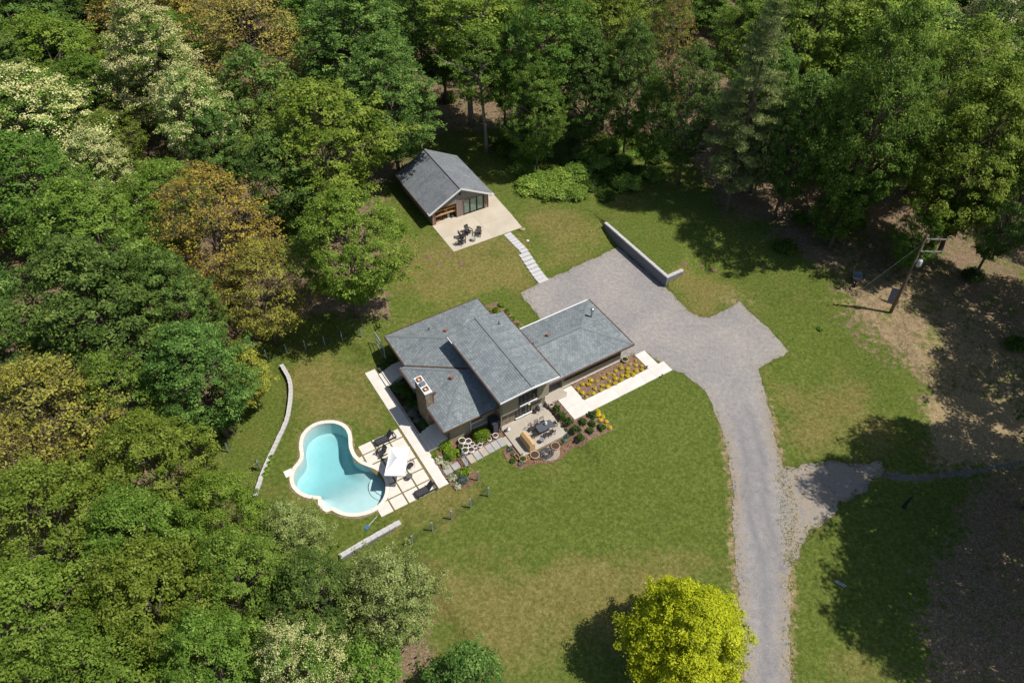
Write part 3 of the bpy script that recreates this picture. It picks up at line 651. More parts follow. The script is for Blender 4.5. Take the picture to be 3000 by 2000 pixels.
def roof_part(name, planes, mat, parent, L, thick=.16, eave_dirs=None):
    """planes: list of (a,b,z) polygons; top with shingle UVs plus soffit and edge faces"""
    m = MB()
    for pl in planes:
        p = [Vector(L(*q)) for q in pl]
        nrm = Vector((0, 0, 0))
        for i in range(len(p)): nrm += p[i].cross(p[(i + 1) % len(p)])
        if nrm.z < 0: p.reverse(); nrm = -nrm
        nrm.normalize(); u = nrm.cross(Vector((0, 0, 1))); u = Vector((1, 0, 0)) if u.length < 1e-3 else u.normalized(); v = nrm.cross(u)
        m.mi = 0; k = len(p); m.add(p, [tuple(range(k))], [[(q.dot(u), q.dot(v)) for q in p]])
        m.mi = 1; lo = [q - Vector((0, 0, thick)) for q in p]; m.add(lo, [tuple(range(k))[::-1]])
    m.mi = 1
    cnt = {}
    key = lambda q: (round(q[0], 2), round(q[1], 2), round(q[2], 2))
    for pl in planes:
        for i in range(len(pl)):
            a, b = key(pl[i]), key(pl[(i + 1) % len(pl)]); cnt.setdefault(tuple(sorted((a, b))), []).append((pl[i], pl[(i + 1) % len(pl)]))
    for k_, es in cnt.items():
        if len(es) == 1:
            a, b = Vector(L(*es[0][0])), Vector(L(*es[0][1])); d = Vector((0, 0, thick)); m.add([a, b, b - d, a - d], [(0, 1, 2, 3)])
    return m.build(name, [mat, WHT], parent)

def window(parent, L, a0, a1, b, z0, z1, sashes=2, mull=.09, fmat=None, glass=None, sill=True):
    """a framed window in a wall that faces +b"""
    fm = fmat or BRZ; f = .07
    fr = MB(); c = lambda a_, b_, z_: L(a_, b_, z_)
    fr.box(c((a0 + a1) / 2, b + .02, z1 - f / 2), (a1 - a0, .1, f)); fr.box(c((a0 + a1) / 2, b + .02, z0 + f / 2), (a1 - a0, .1, f))
    ws = (a1 - a0) / sashes
    for i in range(sashes + 1):
        wd = mull if 0 < i < sashes else f
        fr.box(c(min(max(a0 + ws * i, a0 + f / 2), a1 - f / 2), b + .02, (z0 + z1) / 2), (wd, .098, z1 - z0 - 2 * f))
    wn = fr.build('window', fm, parent)
    for i in range(sashes):
        MB().box(c(a0 + ws * (i + .5), b + .01, (z0 + z1) / 2), (ws - mull, .02, z1 - z0 - 2 * f)).build('pane', glass or GLS, wn)
    if sill: MB().box(c((a0 + a1) / 2, b + .09, z0 - .03), (a1 - a0 + .12, .2, .06)).build('sill', WHT, wn)
    return wn

# ------------------------------------------------------------------ the house
def house():
    t = thing('split_level_house', 'beige split level house with several grey shingled hip and gable roofs', 'house', H(-10, -5, -.7), YAW)
    L = lambda a, b, z=0: (a + 10, -(b + 5), z + .7)
    P2 = lambda pts: [L(a, b)[:2] for a, b in pts]
    zz = lambda z: z + .7
    # walls
    MB().prism(P2([(-19.3, -12.8), (-9.8, -12.8), (-9.8, -8.0), (-14.7, -8.0), (-14.7, -7.0), (-19.3, -7.0)]), zz(-1.0), zz(2.45)).build('main_wall', SID, t)
    MB().prism(P2(rect(-19.75, -14.76, -8.0, -.35)), zz(-1.2), zz(2.46)).build('wing_wall', SID, t)
    MB().prism(P2(rect(-14.74, -9.65, -7.15, .6)), zz(-1.2), zz(1.66)).build('stone_wall', STO, t)
    up = MB()
    pts = [(-14.8, -7.2), (-14.8, 1.1), (-9.6, 1.1), (-9.6, -7.2)]
    up.prism(P2(pts), zz(1.665), zz(5.12))
    for b in (1.1 - .05, -7.2 + .05):
        y = L(0, b)[1]; up.add([(x, y + s, z) for s in (-.05, .05) for x, z in ((L(-14.8, 0)[0], zz(5.12)), (L(-9.6, 0)[0], zz(5.12)), (L(-12.46, 0)[0], zz(5.55)))], [(0, 1, 2), (5, 4, 3), (0, 3, 4, 1), (1, 4, 5, 2), (2, 5, 3, 0)])
    up.build('upper_wall', SID, t)
    MB().box(L(-12.2, .85, 1.635), (5.1, .48, .05)).build('overhang_soffit', WHT, t)
    MB().prism(P2([(-9.6, -6.4), (0, -6.4), (0, 0), (-7.25, 0), (-7.25, -.9), (-9.6, -.9)]), zz(-1.0), zz(2.45)).build('garage_wall', SID, t)
    MB().box(L(-3.62, .015, .03), (7.2, .06, .16)).build('base_board', WHT, t)
    MB().box(L(-19.76, -.33, .85), (.16, .12, 3.2)).build('corner_post', M('brown_post', (.14, .09, .06)), t)
    # roofs
    ez, s = 2.6, .28
    rear_ap = (-14.6, -8.0, ez + 5.4 * s)
    roof_part('main_roof', [[(-20, -13.4, ez), (-20, -8.6, ez), (-15.425, -4.025, ez + 4.575 * s), (-14.8, -4.025, ez + 5.2 * s), (-14.8, -8.2, ez + 5.2 * s)],
                            [(-20, -13.4, ez), (-14.8, -8.2, ez + 5.2 * s), (-14.6, -8.0, rear_ap[2]), (-9.2, -13.4, ez)],
                            [(-9.2, -13.4, ez), (-14.6, -8.0, rear_ap[2]), (-9.2, -8.0, ez)]], SHG, t, L)
    ax, ay = -16.025, -4.025; az = ez + 4.575 * s
    roof_part('wing_roof', [[(-20.6, -8.6, ez), (-20.6, .55, ez), (ax, ay, az)], [(-20.6, .55, ez), (-14.82, .55, ez), (-14.82, ay, az), (ax, ay, az)],
                            [(-20.6, -8.6, ez), (ax, ay, az), (-15.44, ay, az), (-20.02, -8.6, ez)]], SHG, t, L)
    te, tr_ = 5.2, 5.78
    roof_part('upper_roof', [[(-15.63, -7.6, te), (-15.63, 2.18, te), (-12.46, 2.5, tr_), (-12.46, -8.05, tr_)], [(-9.3, -7.8, te), (-9.3, 2.23, te), (-12.46, 2.5, tr_), (-12.46, -8.05, tr_)]], SHG, t, L, .2)
    gz = ez + 3.865 * s
    roof_part('garage_roof', [[(-9.58, .68, ez), (.83, .68, ez), (-3.03, -3.185, gz), (-9.58, -3.185, gz)], [(.83, .68, ez), (.83, -7.05, ez), (-3.03, -3.185, gz)], [(-9.58, -7.05, ez), (.83, -7.05, ez), (-3.03, -3.185, gz), (-9.58, -3.185, gz)]], SHG, t, L)
    # ridge vents, hip caps
    MB().bar(L(-12.3, -7.95, tr_ + .03), L(-12.3, 2.45, tr_ + .03), .36, .1).build('ridge_vent', SHGP, t)
    MB().bar(L(-9.5, -3.3, gz + .05), L(-3.05, -3.3, gz + .05), .36, .1).build('ridge_vent', SHGP, t)
    for p, q in (((-20, -13.4, ez), (-14.7, -8.1, ez + 5.3 * s)), ((-20.6, -8.6, ez), (ax, ay, az)), ((-20.6, .55, ez), (ax, ay, az)), ((.83, .68, ez), (-3.03, -3.185, gz)), ((.83, -7.05, ez), (-3.03, -3.185, gz)), ((ax, ay, az), (-14.85, ay, az))):
        MB().bar(Vector(L(*p)) + Vector((0, 0, .005)), Vector(L(*q)) + Vector((0, 0, .003)), .22, .03).build('hip_cap', SHGP, t)
    MB().bar(L(-20.0, -8.58, ez + .03), L(-15.5, -4.05, az + .03), .16, .03).build('valley_flashing', COPR, t)
    # gutters: copper half-round along each eave, white rake boards on the front gable
    def gut(p, q, mt=COPR, w_=.12, nm='gutter'): MB().bar(L(*p), L(*q), w_, .13).build(nm, mt, t)
    e1 = ez - .07
    gut((-20.07, -13.4, e1), (-20.07, -8.75, e1)); gut((-20.67, -8.6, e1), (-20.67, -5.08, e1)); gut((-20.67, -2.75, e1), (-20.67, .6, e1)); gut((-20.6, .62, e1), (-14.85, .62, e1))
    gut((-20.0, -13.47, e1), (-9.2, -13.47, e1)); gut((-9.13, -13.4, e1), (-9.13, -8.7, e1))
    gut((-15.7, -7.6, te - .07), (-15.7, 2.18, te - .07)); gut((-9.23, -7.8, te - .07), (-9.23, 2.23, te - .07))
    gut((.9, -7.1, e1), (.9, .72, e1)); gut((-9.5, .75, e1), (.9, .75, e1)); gut((-8.7, -7.12, e1), (.85, -7.12, e1), WHT)
    for p, q in (((-15.63, 2.21, te - .1), (-12.46, 2.54, tr_ - .1)), ((-12.46, 2.54, tr_ - .1), (-9.3, 2.26, te - .1))): gut(p, q, WHT, .07, 'rake_board')
    gut((-15.74, -7.6, te - .06), (-15.74, -6.6, te - .06), WHT, .07, 'rake_board')
    # chimney
    ch = MB().box2(L(-20.62, -2.82, -.9), L(-19.97, -5.02, 4.42)).build('chimney', STO, t)
    MB().box(L(-20.295, -3.92, 4.48), (.76, 2.32, .12)).build('chimney_cap', WHT, ch)
    for b in (-4.6, -3.25):
        m = MB()
        for dx, dy, sx, sy in ((-.19, 0, .06, .44), (.19, 0, .06, .44), (0, -.19, .32, .06), (0, .19, .32, .06)): m.box(L(-20.3 + dx, b - dy, 4.64), (sx, sy, .22))
        m.build('flue', CLAY, ch)
    fl = MB(); fl.box(L(-20.3, -3.92, 4.76), (.5, .46, .04))
    for dx in (-.2, .2):
        for dy in (-.18, .18): fl.box(L(-20.3 + dx, -3.92 + dy, 4.64), (.04, .04, .2))
    fl.build('flue_cover', STEEL, ch)
    MB().bar(L(-19.93, -3.4, 2.88), L(-19.2, -3.7, 3.08), .25, .02).build('flashing', COPR, ch); MB().bar(L(-19.9, -2.8, 2.85), L(-19.45, -3.8, 3.0), .12, .03).build('flashing', COPR, ch)
    # roof vents and pipes
    def slope_z(a, b):
        if a < -15.6: return ez + s * min(a + 20.6, .55 - b, max(b + 8.6, a + 20 if b < -8 else 0)) if b > -8.6 else ez + s * min(a + 20, b + 13.4)
        return ez + s * (b + 13.4)
    for a, b, z in ((-14.75, -9.9, ez + 3.5 * s), (-17.25, -4.1, ez + 3.35 * s), (-6.3, -4.15, gz - .97 * s)):
        v = MB(); v.prism([(-.2, -.15), (.2, -.15), (.2, .15), (-.2, .15)], 0, [.3, .16, .16, .3]); o = v.build('roof_vent', M('copper_vent', (.42, .2, .14), (.3, .13, .09), 6, .5, .4, .3), t); o.location = L(a, b, z - .03); o.rotation_euler = (0, 0, R(20))
    for a, b, z in ((-16.0, -11.25, ez + 2.1 * s), (-10.7, -6.3, te + .25), (-8.35, -3.7, gz - .5 * s)):
        m = MB(); m.tube([L(a, b, z - .1), L(a, b, z + .38)], .05, 8); m.build('vent_pipe', BRZ, t)
        MB().box(L(a, b, z + .02), (.3, .3, .03)).build('pipe_flashing', STEEL, t)
    a, b, z = -.75, -4.35, ez + 1.45 * s
    sp = MB().tube([L(a, b, z - .1), L(a, b, z + .95)], .13, 12).build('stove_pipe', STEEL, t, True)
    MB().lathe([(.13, 0), (.2, .02), (.2, .2), (.12, .27), (.02, .3)], L(a, b, z + .95), 12).build('stove_pipe_cap', STEEL, sp, True)
    MB().lathe([(.3, -.05), (.16, .14)], L(a, b, z), 12).build('pipe_collar', STEEL, sp)
    # windows and doors
    window(t, L, -12.88, -12.02, 1.1, 2.1, 3.35, 2, .05); window(t, L, -11.92, -11.06, 1.1, 2.1, 3.35, 2, .05)
    window(t, L, -13.02, -12.22, .6, -.22, 1.0, 2, .05); window(t, L, -12.08, -11.28, .6, -.22, 1.0, 2, .05)
    for a in (-12.94, -11.97, -11.0): MB().box(L(a, 1.13, 2.72), (.09, .05, 1.3)).build('shutter_strip', BRZ, t)
    for i in range(8): window(t, L, -7.05 + i * .86, -6.23 + i * .86, 0, 1.05, 2.15, 1, .05, sill=False)
    MB().box(L(-3.62, .05, 1.0), (7.0, .14, .06)).build('long_sill', SID, t)
    window(t, L, -17.4, -16.2, -.35, .9, 2.0, 2, .05, sill=True)
    dr = MB().box(L(-7.95, -.88, 1.12), (1.0, .05, 2.1)).build('front_door', M('dark_door', (.05, .03, .025), rough=.5), t); MB().box(L(-7.6, -.83, 1.1), (.05, .06, .14)).build('handle', STEEL, dr)
    MB().box(L(-8.85, -.87, 1.2), (.6, .04, 2.0)).build('side_light', GLS, t)
    # porch, downspouts, wall lamp, meter, cabinet skirting
    MB().prism(P2([(-9.62, -.9), (-7.26, -.9), (-7.26, .5), (-7.1, .75), (-7.45, 1.15), (-9.62, 1.02)]), zz(-.9), zz(.13)).build('porch', CON2, t)
    MB().tube([L(-15.6, 1.6, 5.05), L(-15.2, 1.3, 4.7), L(-14.9, 1.05, 4.5), L(-14.9, 1.05, -.5)], .06, 8).build('downspout', M('grey_downspout', (.3, .29, .27)), t)
    MB().tube([L(-17.45, .5, 2.5), L(-17.45, -.28, 2.3), L(-17.45, -.28, -.5)], .05, 8).build('downspout', WHT, t)
    lm = MB().box(L(-11.65, .66, 1.42), (.1, .12, .06)).build('lamp_bracket', BRZ, t)
    m, tr2, out = nodes('lit_lamp_glass'); em = N(tr2, 'ShaderNodeEmission'); em.inputs[0].default_value = (1, .85, .45, 1); em.inputs[1].default_value = 3; tr2.links.new(em.outputs[0], out.inputs[0])
    MB().lathe([(.03, .0), (.1, .05), (.11, .14), (.05, .2)], L(-11.65, .84, 1.22), 10).build('lamp_globe', m, lm)
    MB().box(L(-16.0, -.31, -.1), (2.4, .06, .12)).build('skirting_board', WHT, t)
    return t
SHGP = M('shingle_cap', (.2, .224, .23), (.165, .185, .192), 6, .92, .15)
house()

# ------------------------------------------------------------------ the shed
BAT = M('grey_weathered_board', (.3, .27, .245), (.2, .18, .165), 4, .9, .1); BATD = M('weathered_batten', (.38, .345, .32), (.27, .24, .22), 4, .9, .1)
CED = M('cedar_trim', (.32, .15, .06), (.22, .09, .035), 6, .7, .2); SHELF = M('raw_pine', (.5, .3, .13), (.38, .21, .08), 5, .8)
def shed():
    RZ = R(1.6)
    t = thing('garden_shed', 'grey board and batten shed with a shingled gable roof and glass doors', 'shed', H(-2.7, -29.0, 1.0), YAW - RZ)
    # local: x = a + 2.7, y = -(b + 29), z = height above terrace
    x0, x1, D = -3.8, 3.85, 9.0; hw, hr = 2.28, 4.25
    def wallbox(nm, lo, hi): return MB().box2(lo, hi).build(nm, BAT, t)
    wallbox('side_wall', (x0, 0.12, -.4), (x0 + .12, D, hw)); wallbox('side_wall', (x1 - .12, 0.12, -.4), (x1, D, hw)); wallbox('rear_wall', (x0 + .12, D - .12, -.4), (x1 - .12, D, hw))
    # front wall round its two openings: bay (-3.42..-.5) and glass doors (.45..3.28), head 2.2
    for a, b in ((x0, -3.42), (-.46, .45), (3.28, x1)): wallbox('front_pier', (a, 0, -.1), (b, .12, 2.2))
    sl = (hr - hw) / 3.82
    g = MB(); tri = [(x0, 2.203), (x1, 2.203), (x1, hw), (.02, hr - .05), (x0, hw)]
    g.add([(x, y, z) for y in (0, .12) for x, z in tri], [(0, 1, 2, 3, 4), (9, 8, 7, 6, 5), (0, 5, 6, 1), (1, 6, 7, 2), (2, 7, 8, 3), (3, 8, 9, 4), (4, 9, 5, 0)]); g.build('gable_wall', BAT, t)
    g = MB(); g.add([(x, y, z) for y in (D - .12, D) for x, z in ((x0, hw), (x1, hw), (.02, hr - .05))], [(0, 1, 2), (5, 4, 3), (0, 3, 4, 1), (1, 4, 5, 2), (2, 5, 3, 0)]); g.build('rear_gable', BAT, t)
    x = x0 + .1
    while x < x1:
        top = hr - .1 - abs(x) * sl
        MB().box2((x - .035, -.03, 2.28), (x + .035, -.001, max(top, 2.4))).build('batten', BATD, t)
        if x < -3.45 or -.42 < x < .42 or x > 3.32: MB().box2((x - .035, -.03, 0), (x + .035, -.001, 2.18)).build('batten', BATD, t)
        x += .235
    for i in range(24): MB().box2((x0 - .03, .2 + i * .37, -.1), (x0 - .001, .27 + i * .37, hw - .05)).build('batten', BATD, t)
    MB().box2((x0 - .02, -.035, 2.2), (x1 + .02, -.002, 2.26)).build('band_board', BAT, t)
    for a in (x0 - .04, x1 - .08): MB().box2((a, -.05, -.1), (a + .12, -.0015, 2.2)).build('corner_board', CED, t)
    # roof
    e = .62; ez = hw - e * sl + .1; L = lambda a, b, z: (a, -b, z)
    Rz = hr + .12; xl, xr = x0 - e, x1 + e - .05; yf, yb = -.5, D + .45
    pl = [[(xl, -yf, ez), (.02, -yf, Rz), (.02, -yb, Rz), (xl, -yb, ez)], [(xr, -yf, ez), (.02, -yf, Rz), (.02, -yb, Rz), (xr, -yb, ez)]]
    roof_part('roof', pl, SHG2, t, L, .14)
    MB().bar((.02, yf, Rz + .01), (.02, yb, Rz + .01), .3, .04).build('ridge_cap', M('blue_cap', (.2, .215, .232), (.15, .16, .175)), t)
    for xa in (xl, xr): MB().bar((xa, yf - .03, ez - .08), (.02, yf - .03, Rz - .08), .06, .2).build('rake_board', WHT, t)
    for xa, o_ in ((xl, .28), (xr, -.28)): MB().box((xa + o_ * .9, yf + .25, ez - .06), (.5, .46, .18)).build('eave_return', WHT, t)
    MB().bar((xl - .04, yf, ez - .07), (xl - .04, yb, ez - .07), .09, .12).build('gutter', COPR, t)
    # gable lamp
    MB().lathe([(.13, 0), (.05, .16)], (0, -.14, 3.3), 10).build('barn_lamp', BRZ, t); 
    # glass doors
    fr = MB(); fr.box2((.45, -.02, 2.1), (3.28, .1, 2.2)); fr.box2((.45, -.03, 0.0), (3.28, .1, .1))
    for xx in (.49, 1.36, 2.31, 3.24): fr.box2((xx - .055, -.02, .1), (xx + .055, .1, 2.1))
    d = fr.build('sliding_door', BRZ, t)
    for a, b in ((.56, 1.29), (1.43, 2.24), (2.38, 3.17)):
        MB().box2((a, .04, .12), (b, .06, 2.08)).build('pane', GLC, d)
        for k in range(5):
            MB().box2((a + .02, .075, .16 + k * .385), (b - .02, .09 + .012 * (k % 2), .16 + k * .385 + .365)).build('blind_panel', CURT, d)
    MB().box2((.38, -.07, 0), (.45, -.003, 2.22)).build('door_post', CED, t); MB().box2((3.28, -.07, 0), (3.36, -.003, 2.22)).build('door_post', CED, t); MB().box2((.36, -.08, 2.22), (1.4, -.003, 2.3)).build('header_board', SHELF, t)
    # open bay
    for a, b in ((-3.46, -3.36), (-.54, -.44)): MB().box2((a, -.04, 0), (b, .14, 2.18)).build('bay_post', CED, t)
    MB().box2((-3.46, -.05, 2.1), (-.44, .1, 2.2)).build('bay_header', CED, t)
    MB().box2((-3.46, 0.005, -.3), (-.44, 1.75, .05)).build('bay_floor', CONB, t)
    MB().box2((-3.5, 1.75, 0), (-.4, 1.85, 2.2)).build('bay_back', M('bay_board', (.12, .075, .04)), t)
    MB().box2((-3.55, .14, .0), (-3.46, 1.8, 2.2)).build('bay_side', SHELF, t); MB().box2((-.44, .14, 0), (-.36, 1.8, 2.2)).build('bay_side', SHELF, t)
    for z in (1.02, 1.7): MB().box2((-3.44, .16, z), (-.55, 1.0, z + .05)).build('shelf', SHELF, t); MB().box2((-3.44, .1, z - .06), (-.55, .155, z + .07)).build('shelf_edge', SHELF, t)
    for xx in (-2.4, -1.5): MB().box2((xx - .03, .5, 0), (xx + .03, .56, 2.1)).build('stud', SHELF, t)
    return t
sh = shed()
def insh(x, y, z): return sh.matrix_basis @ Vector((x, y, z))
rnd = random.Random(11)
LOG = M('split_log', (.5, .32, .15), (.3, .17, .08), 8, .9)
i_ = 0
for (x, y, z, n, lab, grp) in ((-2.9, .5, 1.09, 7, 'split log on the shed shelf, %s from the left in the %s layer', 'logs on the shed shelf'), (-3.0, .5, .06, 6, 'split log on the shed bay floor, %s from the left in the %s layer', 'logs on the shed floor')):
    for k in range(n):
        o = MB().prism([(-.09, 0), (.09, 0), (.04, .13), (-.05, .12)], 0, .42).build('firewood_log', LOG); tag(o, lab % (('first', 'second', 'third', 'fourth')[k % 4], 'upper' if k // 4 else 'lower'), 'log', grp)
        o.location = insh(x + (k % 4) * .2 + rnd.uniform(-.02, .02), y - .2 + .0 * k, z + (k // 4) * .14); o.rotation_euler = (R(-90), 0, YAW + rnd.uniform(-.2, .2) - R(1.6))
for x, z, s_, c_, lab in ((-1.75, 1.08, (.4, .35, .28), (.45, .3, .14), 'cardboard coloured box on the shed shelf'), (-1.2, 1.08, (.3, .3, .22), (.25, .12, .07), 'small brown box at the right end of the shed shelf'), (-1.45, 0.06, (.26, .3, .55), (.5, .5, .48), 'pale upright bin on the shed bay floor'), (-2.15, .06, (.34, .4, .4), (.09, .08, .08), 'dark tub on the shed bay floor')):
    m = MB(); m.prism([(-s_[0] / 2, -s_[1] / 2), (s_[0] / 2, -s_[1] / 2), (s_[0] / 2, s_[1] / 2), (-s_[0] / 2, s_[1] / 2)], 0, s_[2]); m.box((0, 0, s_[2] + .015), (s_[0] * 1.06, s_[1] * 1.06, .03))
    o = m.build('storage_box', M('box_' + lab[:9], c_)); o.location = insh(x, .55, z); o.rotation_euler = (0, 0, YAW + rnd.uniform(-.2, .2)); tag(o, lab, 'box')
mw = thing('push_mower', 'dark green machine parked in the open shed bay', 'mower', insh(-.95, .5, .05), YAW + .2)
MB().lathe([(.3, .1), (.32, .2), (.2, .32), (.08, .36)], (0, 0, 0), 12).build('deck', M('mower_green', (.02, .06, .055), rough=.4), mw); MB().box((0, .05, .42), (.26, .26, .16)).build('engine', BRZ, mw)
for dx in (-.27, .27):
    for dy in (-.24, .24): MB().tube([(dx - .03, dy, .1), (dx + .03, dy, .1)], .1, 10).build('wheel', BRZ, mw)
MB().tube([(-.2, .25, .3), (-.2, .8, .85), (.2, .8, .85), (.2, .25, .3)], .015, 6).build('handle', STEEL, mw)
# ------------------------------------------------------------------ outdoor furniture
BLKM = M('black_paint', (.035, .032, .036), (.022, .02, .023), 6, .55, .35); GRYM = M('slate_table_paint', (.085, .095, .11), (.07, .078, .09), 5, .6, .35)
CHAR = M('charcoal_sling', (.055, .055, .06), (.04, .04, .045), 6, .8, .2); CANV = M('white_canvas', (.86, .86, .87), (.8, .8, .81), 2, .85, .1)
TANC = M('tan_cover_cloth', (.62, .42, .22), (.5, .32, .15), 2.5, .85, .1); WPOT = M('white_glazed_pot', (.78, .76, .73), (.68, .66, .62), 5, .6, .3); TERR = M('terracotta', (.5, .33, .24), (.4, .25, .17), 5, .9)
SOIL = M('potting_soil', (.09, .05, .035), (.05, .03, .02), 12, .95); BLUEM = M('blue_grey_metal', (.27, .31, .36), (.2, .23, .27), 5, .5, .4)
def at_house(o, a, b, z, rz=0.0): o.location = H(a, b, z); o.rotation_euler = (0, 0, YAW + rz); return o
def lounger(label, a, b):
    t = thing('sun_lounger', label, 'lounger', H(a, b, -.64), YAW, 'black loungers on the pool pavers')
    f = MB()                                      # local x runs to the head
    for y in (-.33, .33): f.box((0, y, .3), (2.0, .07, .09))
    for x in (-1.0, -.1, .95): f.box((x, 0, .3), (.07, .62, .07))
    f.build('frame', BLKM, t)
    for x in (-.92, .9):
        for y in (-.33, .33): MB().box((x, y, .13), (.07, .06, .26)).build('leg', BLKM, t)
    MB().box((-.42, 0, .36), (1.15, .6, .03)).build('seat_sling', CHAR, t)
    MB().box((.42, 0, .68), (.03, .6, .82), mat=Matrix.Rotation(R(38), 3, 'Y')).build('backrest_sling', CHAR, t)
    MB().bar((.55, -.3, .3), (.62, -.3, .85), .03).build('back_strut', BLKM, t); MB().bar((.55, .3, .3), (.62, .3, .85), .03).build('back_strut', BLKM, t)
lounger('black sling lounger at the top of the pavers, farthest up the pool walk', -24.75, -3.8); lounger('black sling lounger at the bottom of the pavers beside the lawn', -24.1, 3.3)
def slat_chair(label, loc, rz, name='slatted_armchair', grp=None, back=5, tilt=28):
    t = thing(name, label, 'chair', loc, rz, grp)     # faces -y
    for i in range(5): MB().box((0, -.22 + i * .115, .36 - i * .012), (.56, .095, .025)).build('seat_slat', BLKM, t)
    rm = Matrix.Rotation(R(-tilt), 3, 'X')
    for i in range(back):
        x = -.24 + i * .48 / (back - 1); MB().box(Vector((x, .27, .3)) + rm @ Vector((0, 0, .38)), (.1, .02, .78 - .05 * abs(i - (back - 1) / 2)), mat=rm).build('back_slat', BLKM, t)
    MB().box(Vector((0, .29, .3)) + rm @ Vector((0, .02, .55)), (.56, .02, .07), mat=rm).build('back_rail', BLKM, t)
    for x in (-.34, .34):
        MB().box((x, .02, .58), (.12, .72, .025)).build('armrest', BLKM, t)
        MB().box((x, -.28, .29), (.05, .08, .57)).build('leg', BLKM, t); MB().bar((x * .94, -.3, .33), (x * .94, .5, .04), .04, .09).build('leg', BLKM, t)
    return t
slat_chair('black slatted chair left of the white parasol', H(-25.85, -2.45, -.64), YAW + R(-75))
Zt = 1.04
for lab, a, b, rz in (('black slatted fire circle chair with a side table, second from the left', -4.5, -25.1, R(62)), ('black slatted fire circle chair nearest the shed wall', -3.55, -25.45, R(8)), ('black slatted fire circle chair on the right, apart from the others', -2.8, -24.5, R(-42)), ('black slatted fire circle chair nearest the terrace edge, turned away', -5.15, -24.25, R(105))):
    slat_chair(lab, H(a, b, Zt), YAW + rz, 'adirondack_chair', 'chairs round the fire pot')
fp_ = MB().lathe([(.24, 0), (.3, .05), (.32, .3), (.3, .4), (.27, .4), (.26, .34)], (0, 0, 0), 18).build('fire_pot', M('grey_cast_concrete', (.42, .41, .39), (.34, .33, .31), 4, .9), None, True); fp_.location = H(-3.75, -24.0, Zt); tag(fp_, 'round grey concrete fire pot among the black chairs', 'fire pit')
st_ = thing('side_table', 'small black side table between two fire circle chairs', 'table', H(-4.05, -25.45, Zt), YAW + R(30))
for i in range(4): MB().box((0, -.15 + i * .1, .42), (.4, .09, .02)).build('table_slat', BLKM, st_)
for x in (-.17, .17):
    for y in (-.17, .17): MB().box((x, y, .2), (.04, .04, .41)).build('leg', BLKM, st_)

# parasol
def parasol():
    z0 = -.64; cn = [(-25.13, -1.39), (-23.67, -.5), (-25.44, 2.11), (-26.94, 1.1)]; pk = (-25.3, .25)
    t = thing('parasol', 'rectangular white parasol open over the pool terrace', 'parasol', H(pk[0], pk[1], z0), YAW)
    L = lambda a, b, z: Vector((a - pk[0], -(b - pk[1]), z))
    c = [L(a, b, 1.98) for a, b in cn]; p = L(pk[0], pk[1], 2.38); m = MB(); nseg = 6
    cm = [L(a, b, 1.84) for a, b in cn]
    for i in range(4):
        q0, q1 = c[i], c[(i + 1) % 4]; vs = []; fs = []
        for r in range(nseg + 1):
            for k in range(nseg + 1):
                u = k / nseg; e = q0.lerp(q1, u); pt = p.lerp(e, r / nseg); pt.z += -.1 * math.sin(math.pi * u) * (r / nseg) ** 2 - .06 * math.sin(math.pi * r / nseg)
                vs.append(pt)
        for r in range(nseg):
            for k in range(nseg): fs.append((r * 7 + k, (r + 1) * 7 + k, (r + 1) * 7 + k + 1, r * 7 + k + 1))
        m.add(vs, fs)
        m.add([q0, q1, cm[(i + 1) % 4], cm[i]], [(0, 1, 2, 3)])
    m.build('canopy', CANV, t, True)
    MB().tube([(0, 0, 0), (0, 0, 2.4)], .03, 10).build('pole', M('parasol_pole', (.4, .38, .35)), t); MB().lathe([(.3, 0), (.3, .06), (.06, .1)], (0, 0, 0), 16).build('base', BRZ, t); MB().lathe([(.02, 0), (.05, .03), (.01, .1)], (0, 0, 2.36), 8).build('finial', BRZ, t)
    for q in c: MB().bar((0, 0, 2.2), q - Vector((0, 0, .05)), .02).build('rib', STEEL, t)
parasol()
def mesh_chair(label, loc, rz):
    t = thing('wire_chair', label, 'chair', loc, rz)
    m = MB(); n = 18
    for k in range(7): m.tube([(.3 * math.cos(R(20 + 140 * i / 8)) * (1 - .12 * (k - 3) ** 2 / 9), .1 + .28 * math.sin(R(20 + 140 * i / 8)), .45 + k * .065) for i in range(9)], .008, 4)
    for i in range(9): m.tube([(.28 * math.cos(R(20 + 140 * i / 8)), .08 + .26 * math.sin(R(20 + 140 * i / 8)), .42), (.3 * math.cos(R(20 + 140 * i / 8)), .1 + .3 * math.sin(R(20 + 140 * i / 8)), .86)], .008, 4)
    m.build('wire_back', BLKM, t); MB().lathe([(.26, 0), (.27, .03), (.24, .05)], (0, 0, .42), 16).build('seat', BLKM, t)
    for x in (-.2, .2):
        for y in (-.18, .22): MB().tube([(x, y, .43), (x * 1.2, y * 1.2, 0)], .013, 6).build('leg', BLKM, t)
mesh_chair('black wire tub chair on the right under the parasol edge', H(-24.1, .25, -.64), YAW + R(-70))
def round_table(label, loc, r, h, mat, grp=None, name='round_table'):
    t = thing(name, label, 'table', loc, 0, grp)
    MB().lathe([(r, 0), (r, .025), (r * .96, .03)], (0, 0, h), 22).build('table_top', mat, t)
    for k in range(3): MB().tube([(r * .6 * math.cos(k * 2.09), r * .6 * math.sin(k * 2.09), h), (r * .75 * math.cos(k * 2.09), r * .75 * math.sin(k * 2.09), 0)], .015, 6).build('leg', BLKM, t)
    MB().lathe([(r * .5, 0), (r * .52, .015)], (0, 0, h * .4), 14).build('lower_ring', BLKM, t)
MESHM = M('dark_wire_mesh', (.12, .12, .12), (.07, .07, .07), 40, .6, .4)
round_table('small round dark wire table below the parasol', H(-24.75, 1.3, -.64), .3, .5, MESHM)
round_table('low dark round table half hidden under the parasol', H(-25.0, .35, -.64), .42, .62, BLKM)
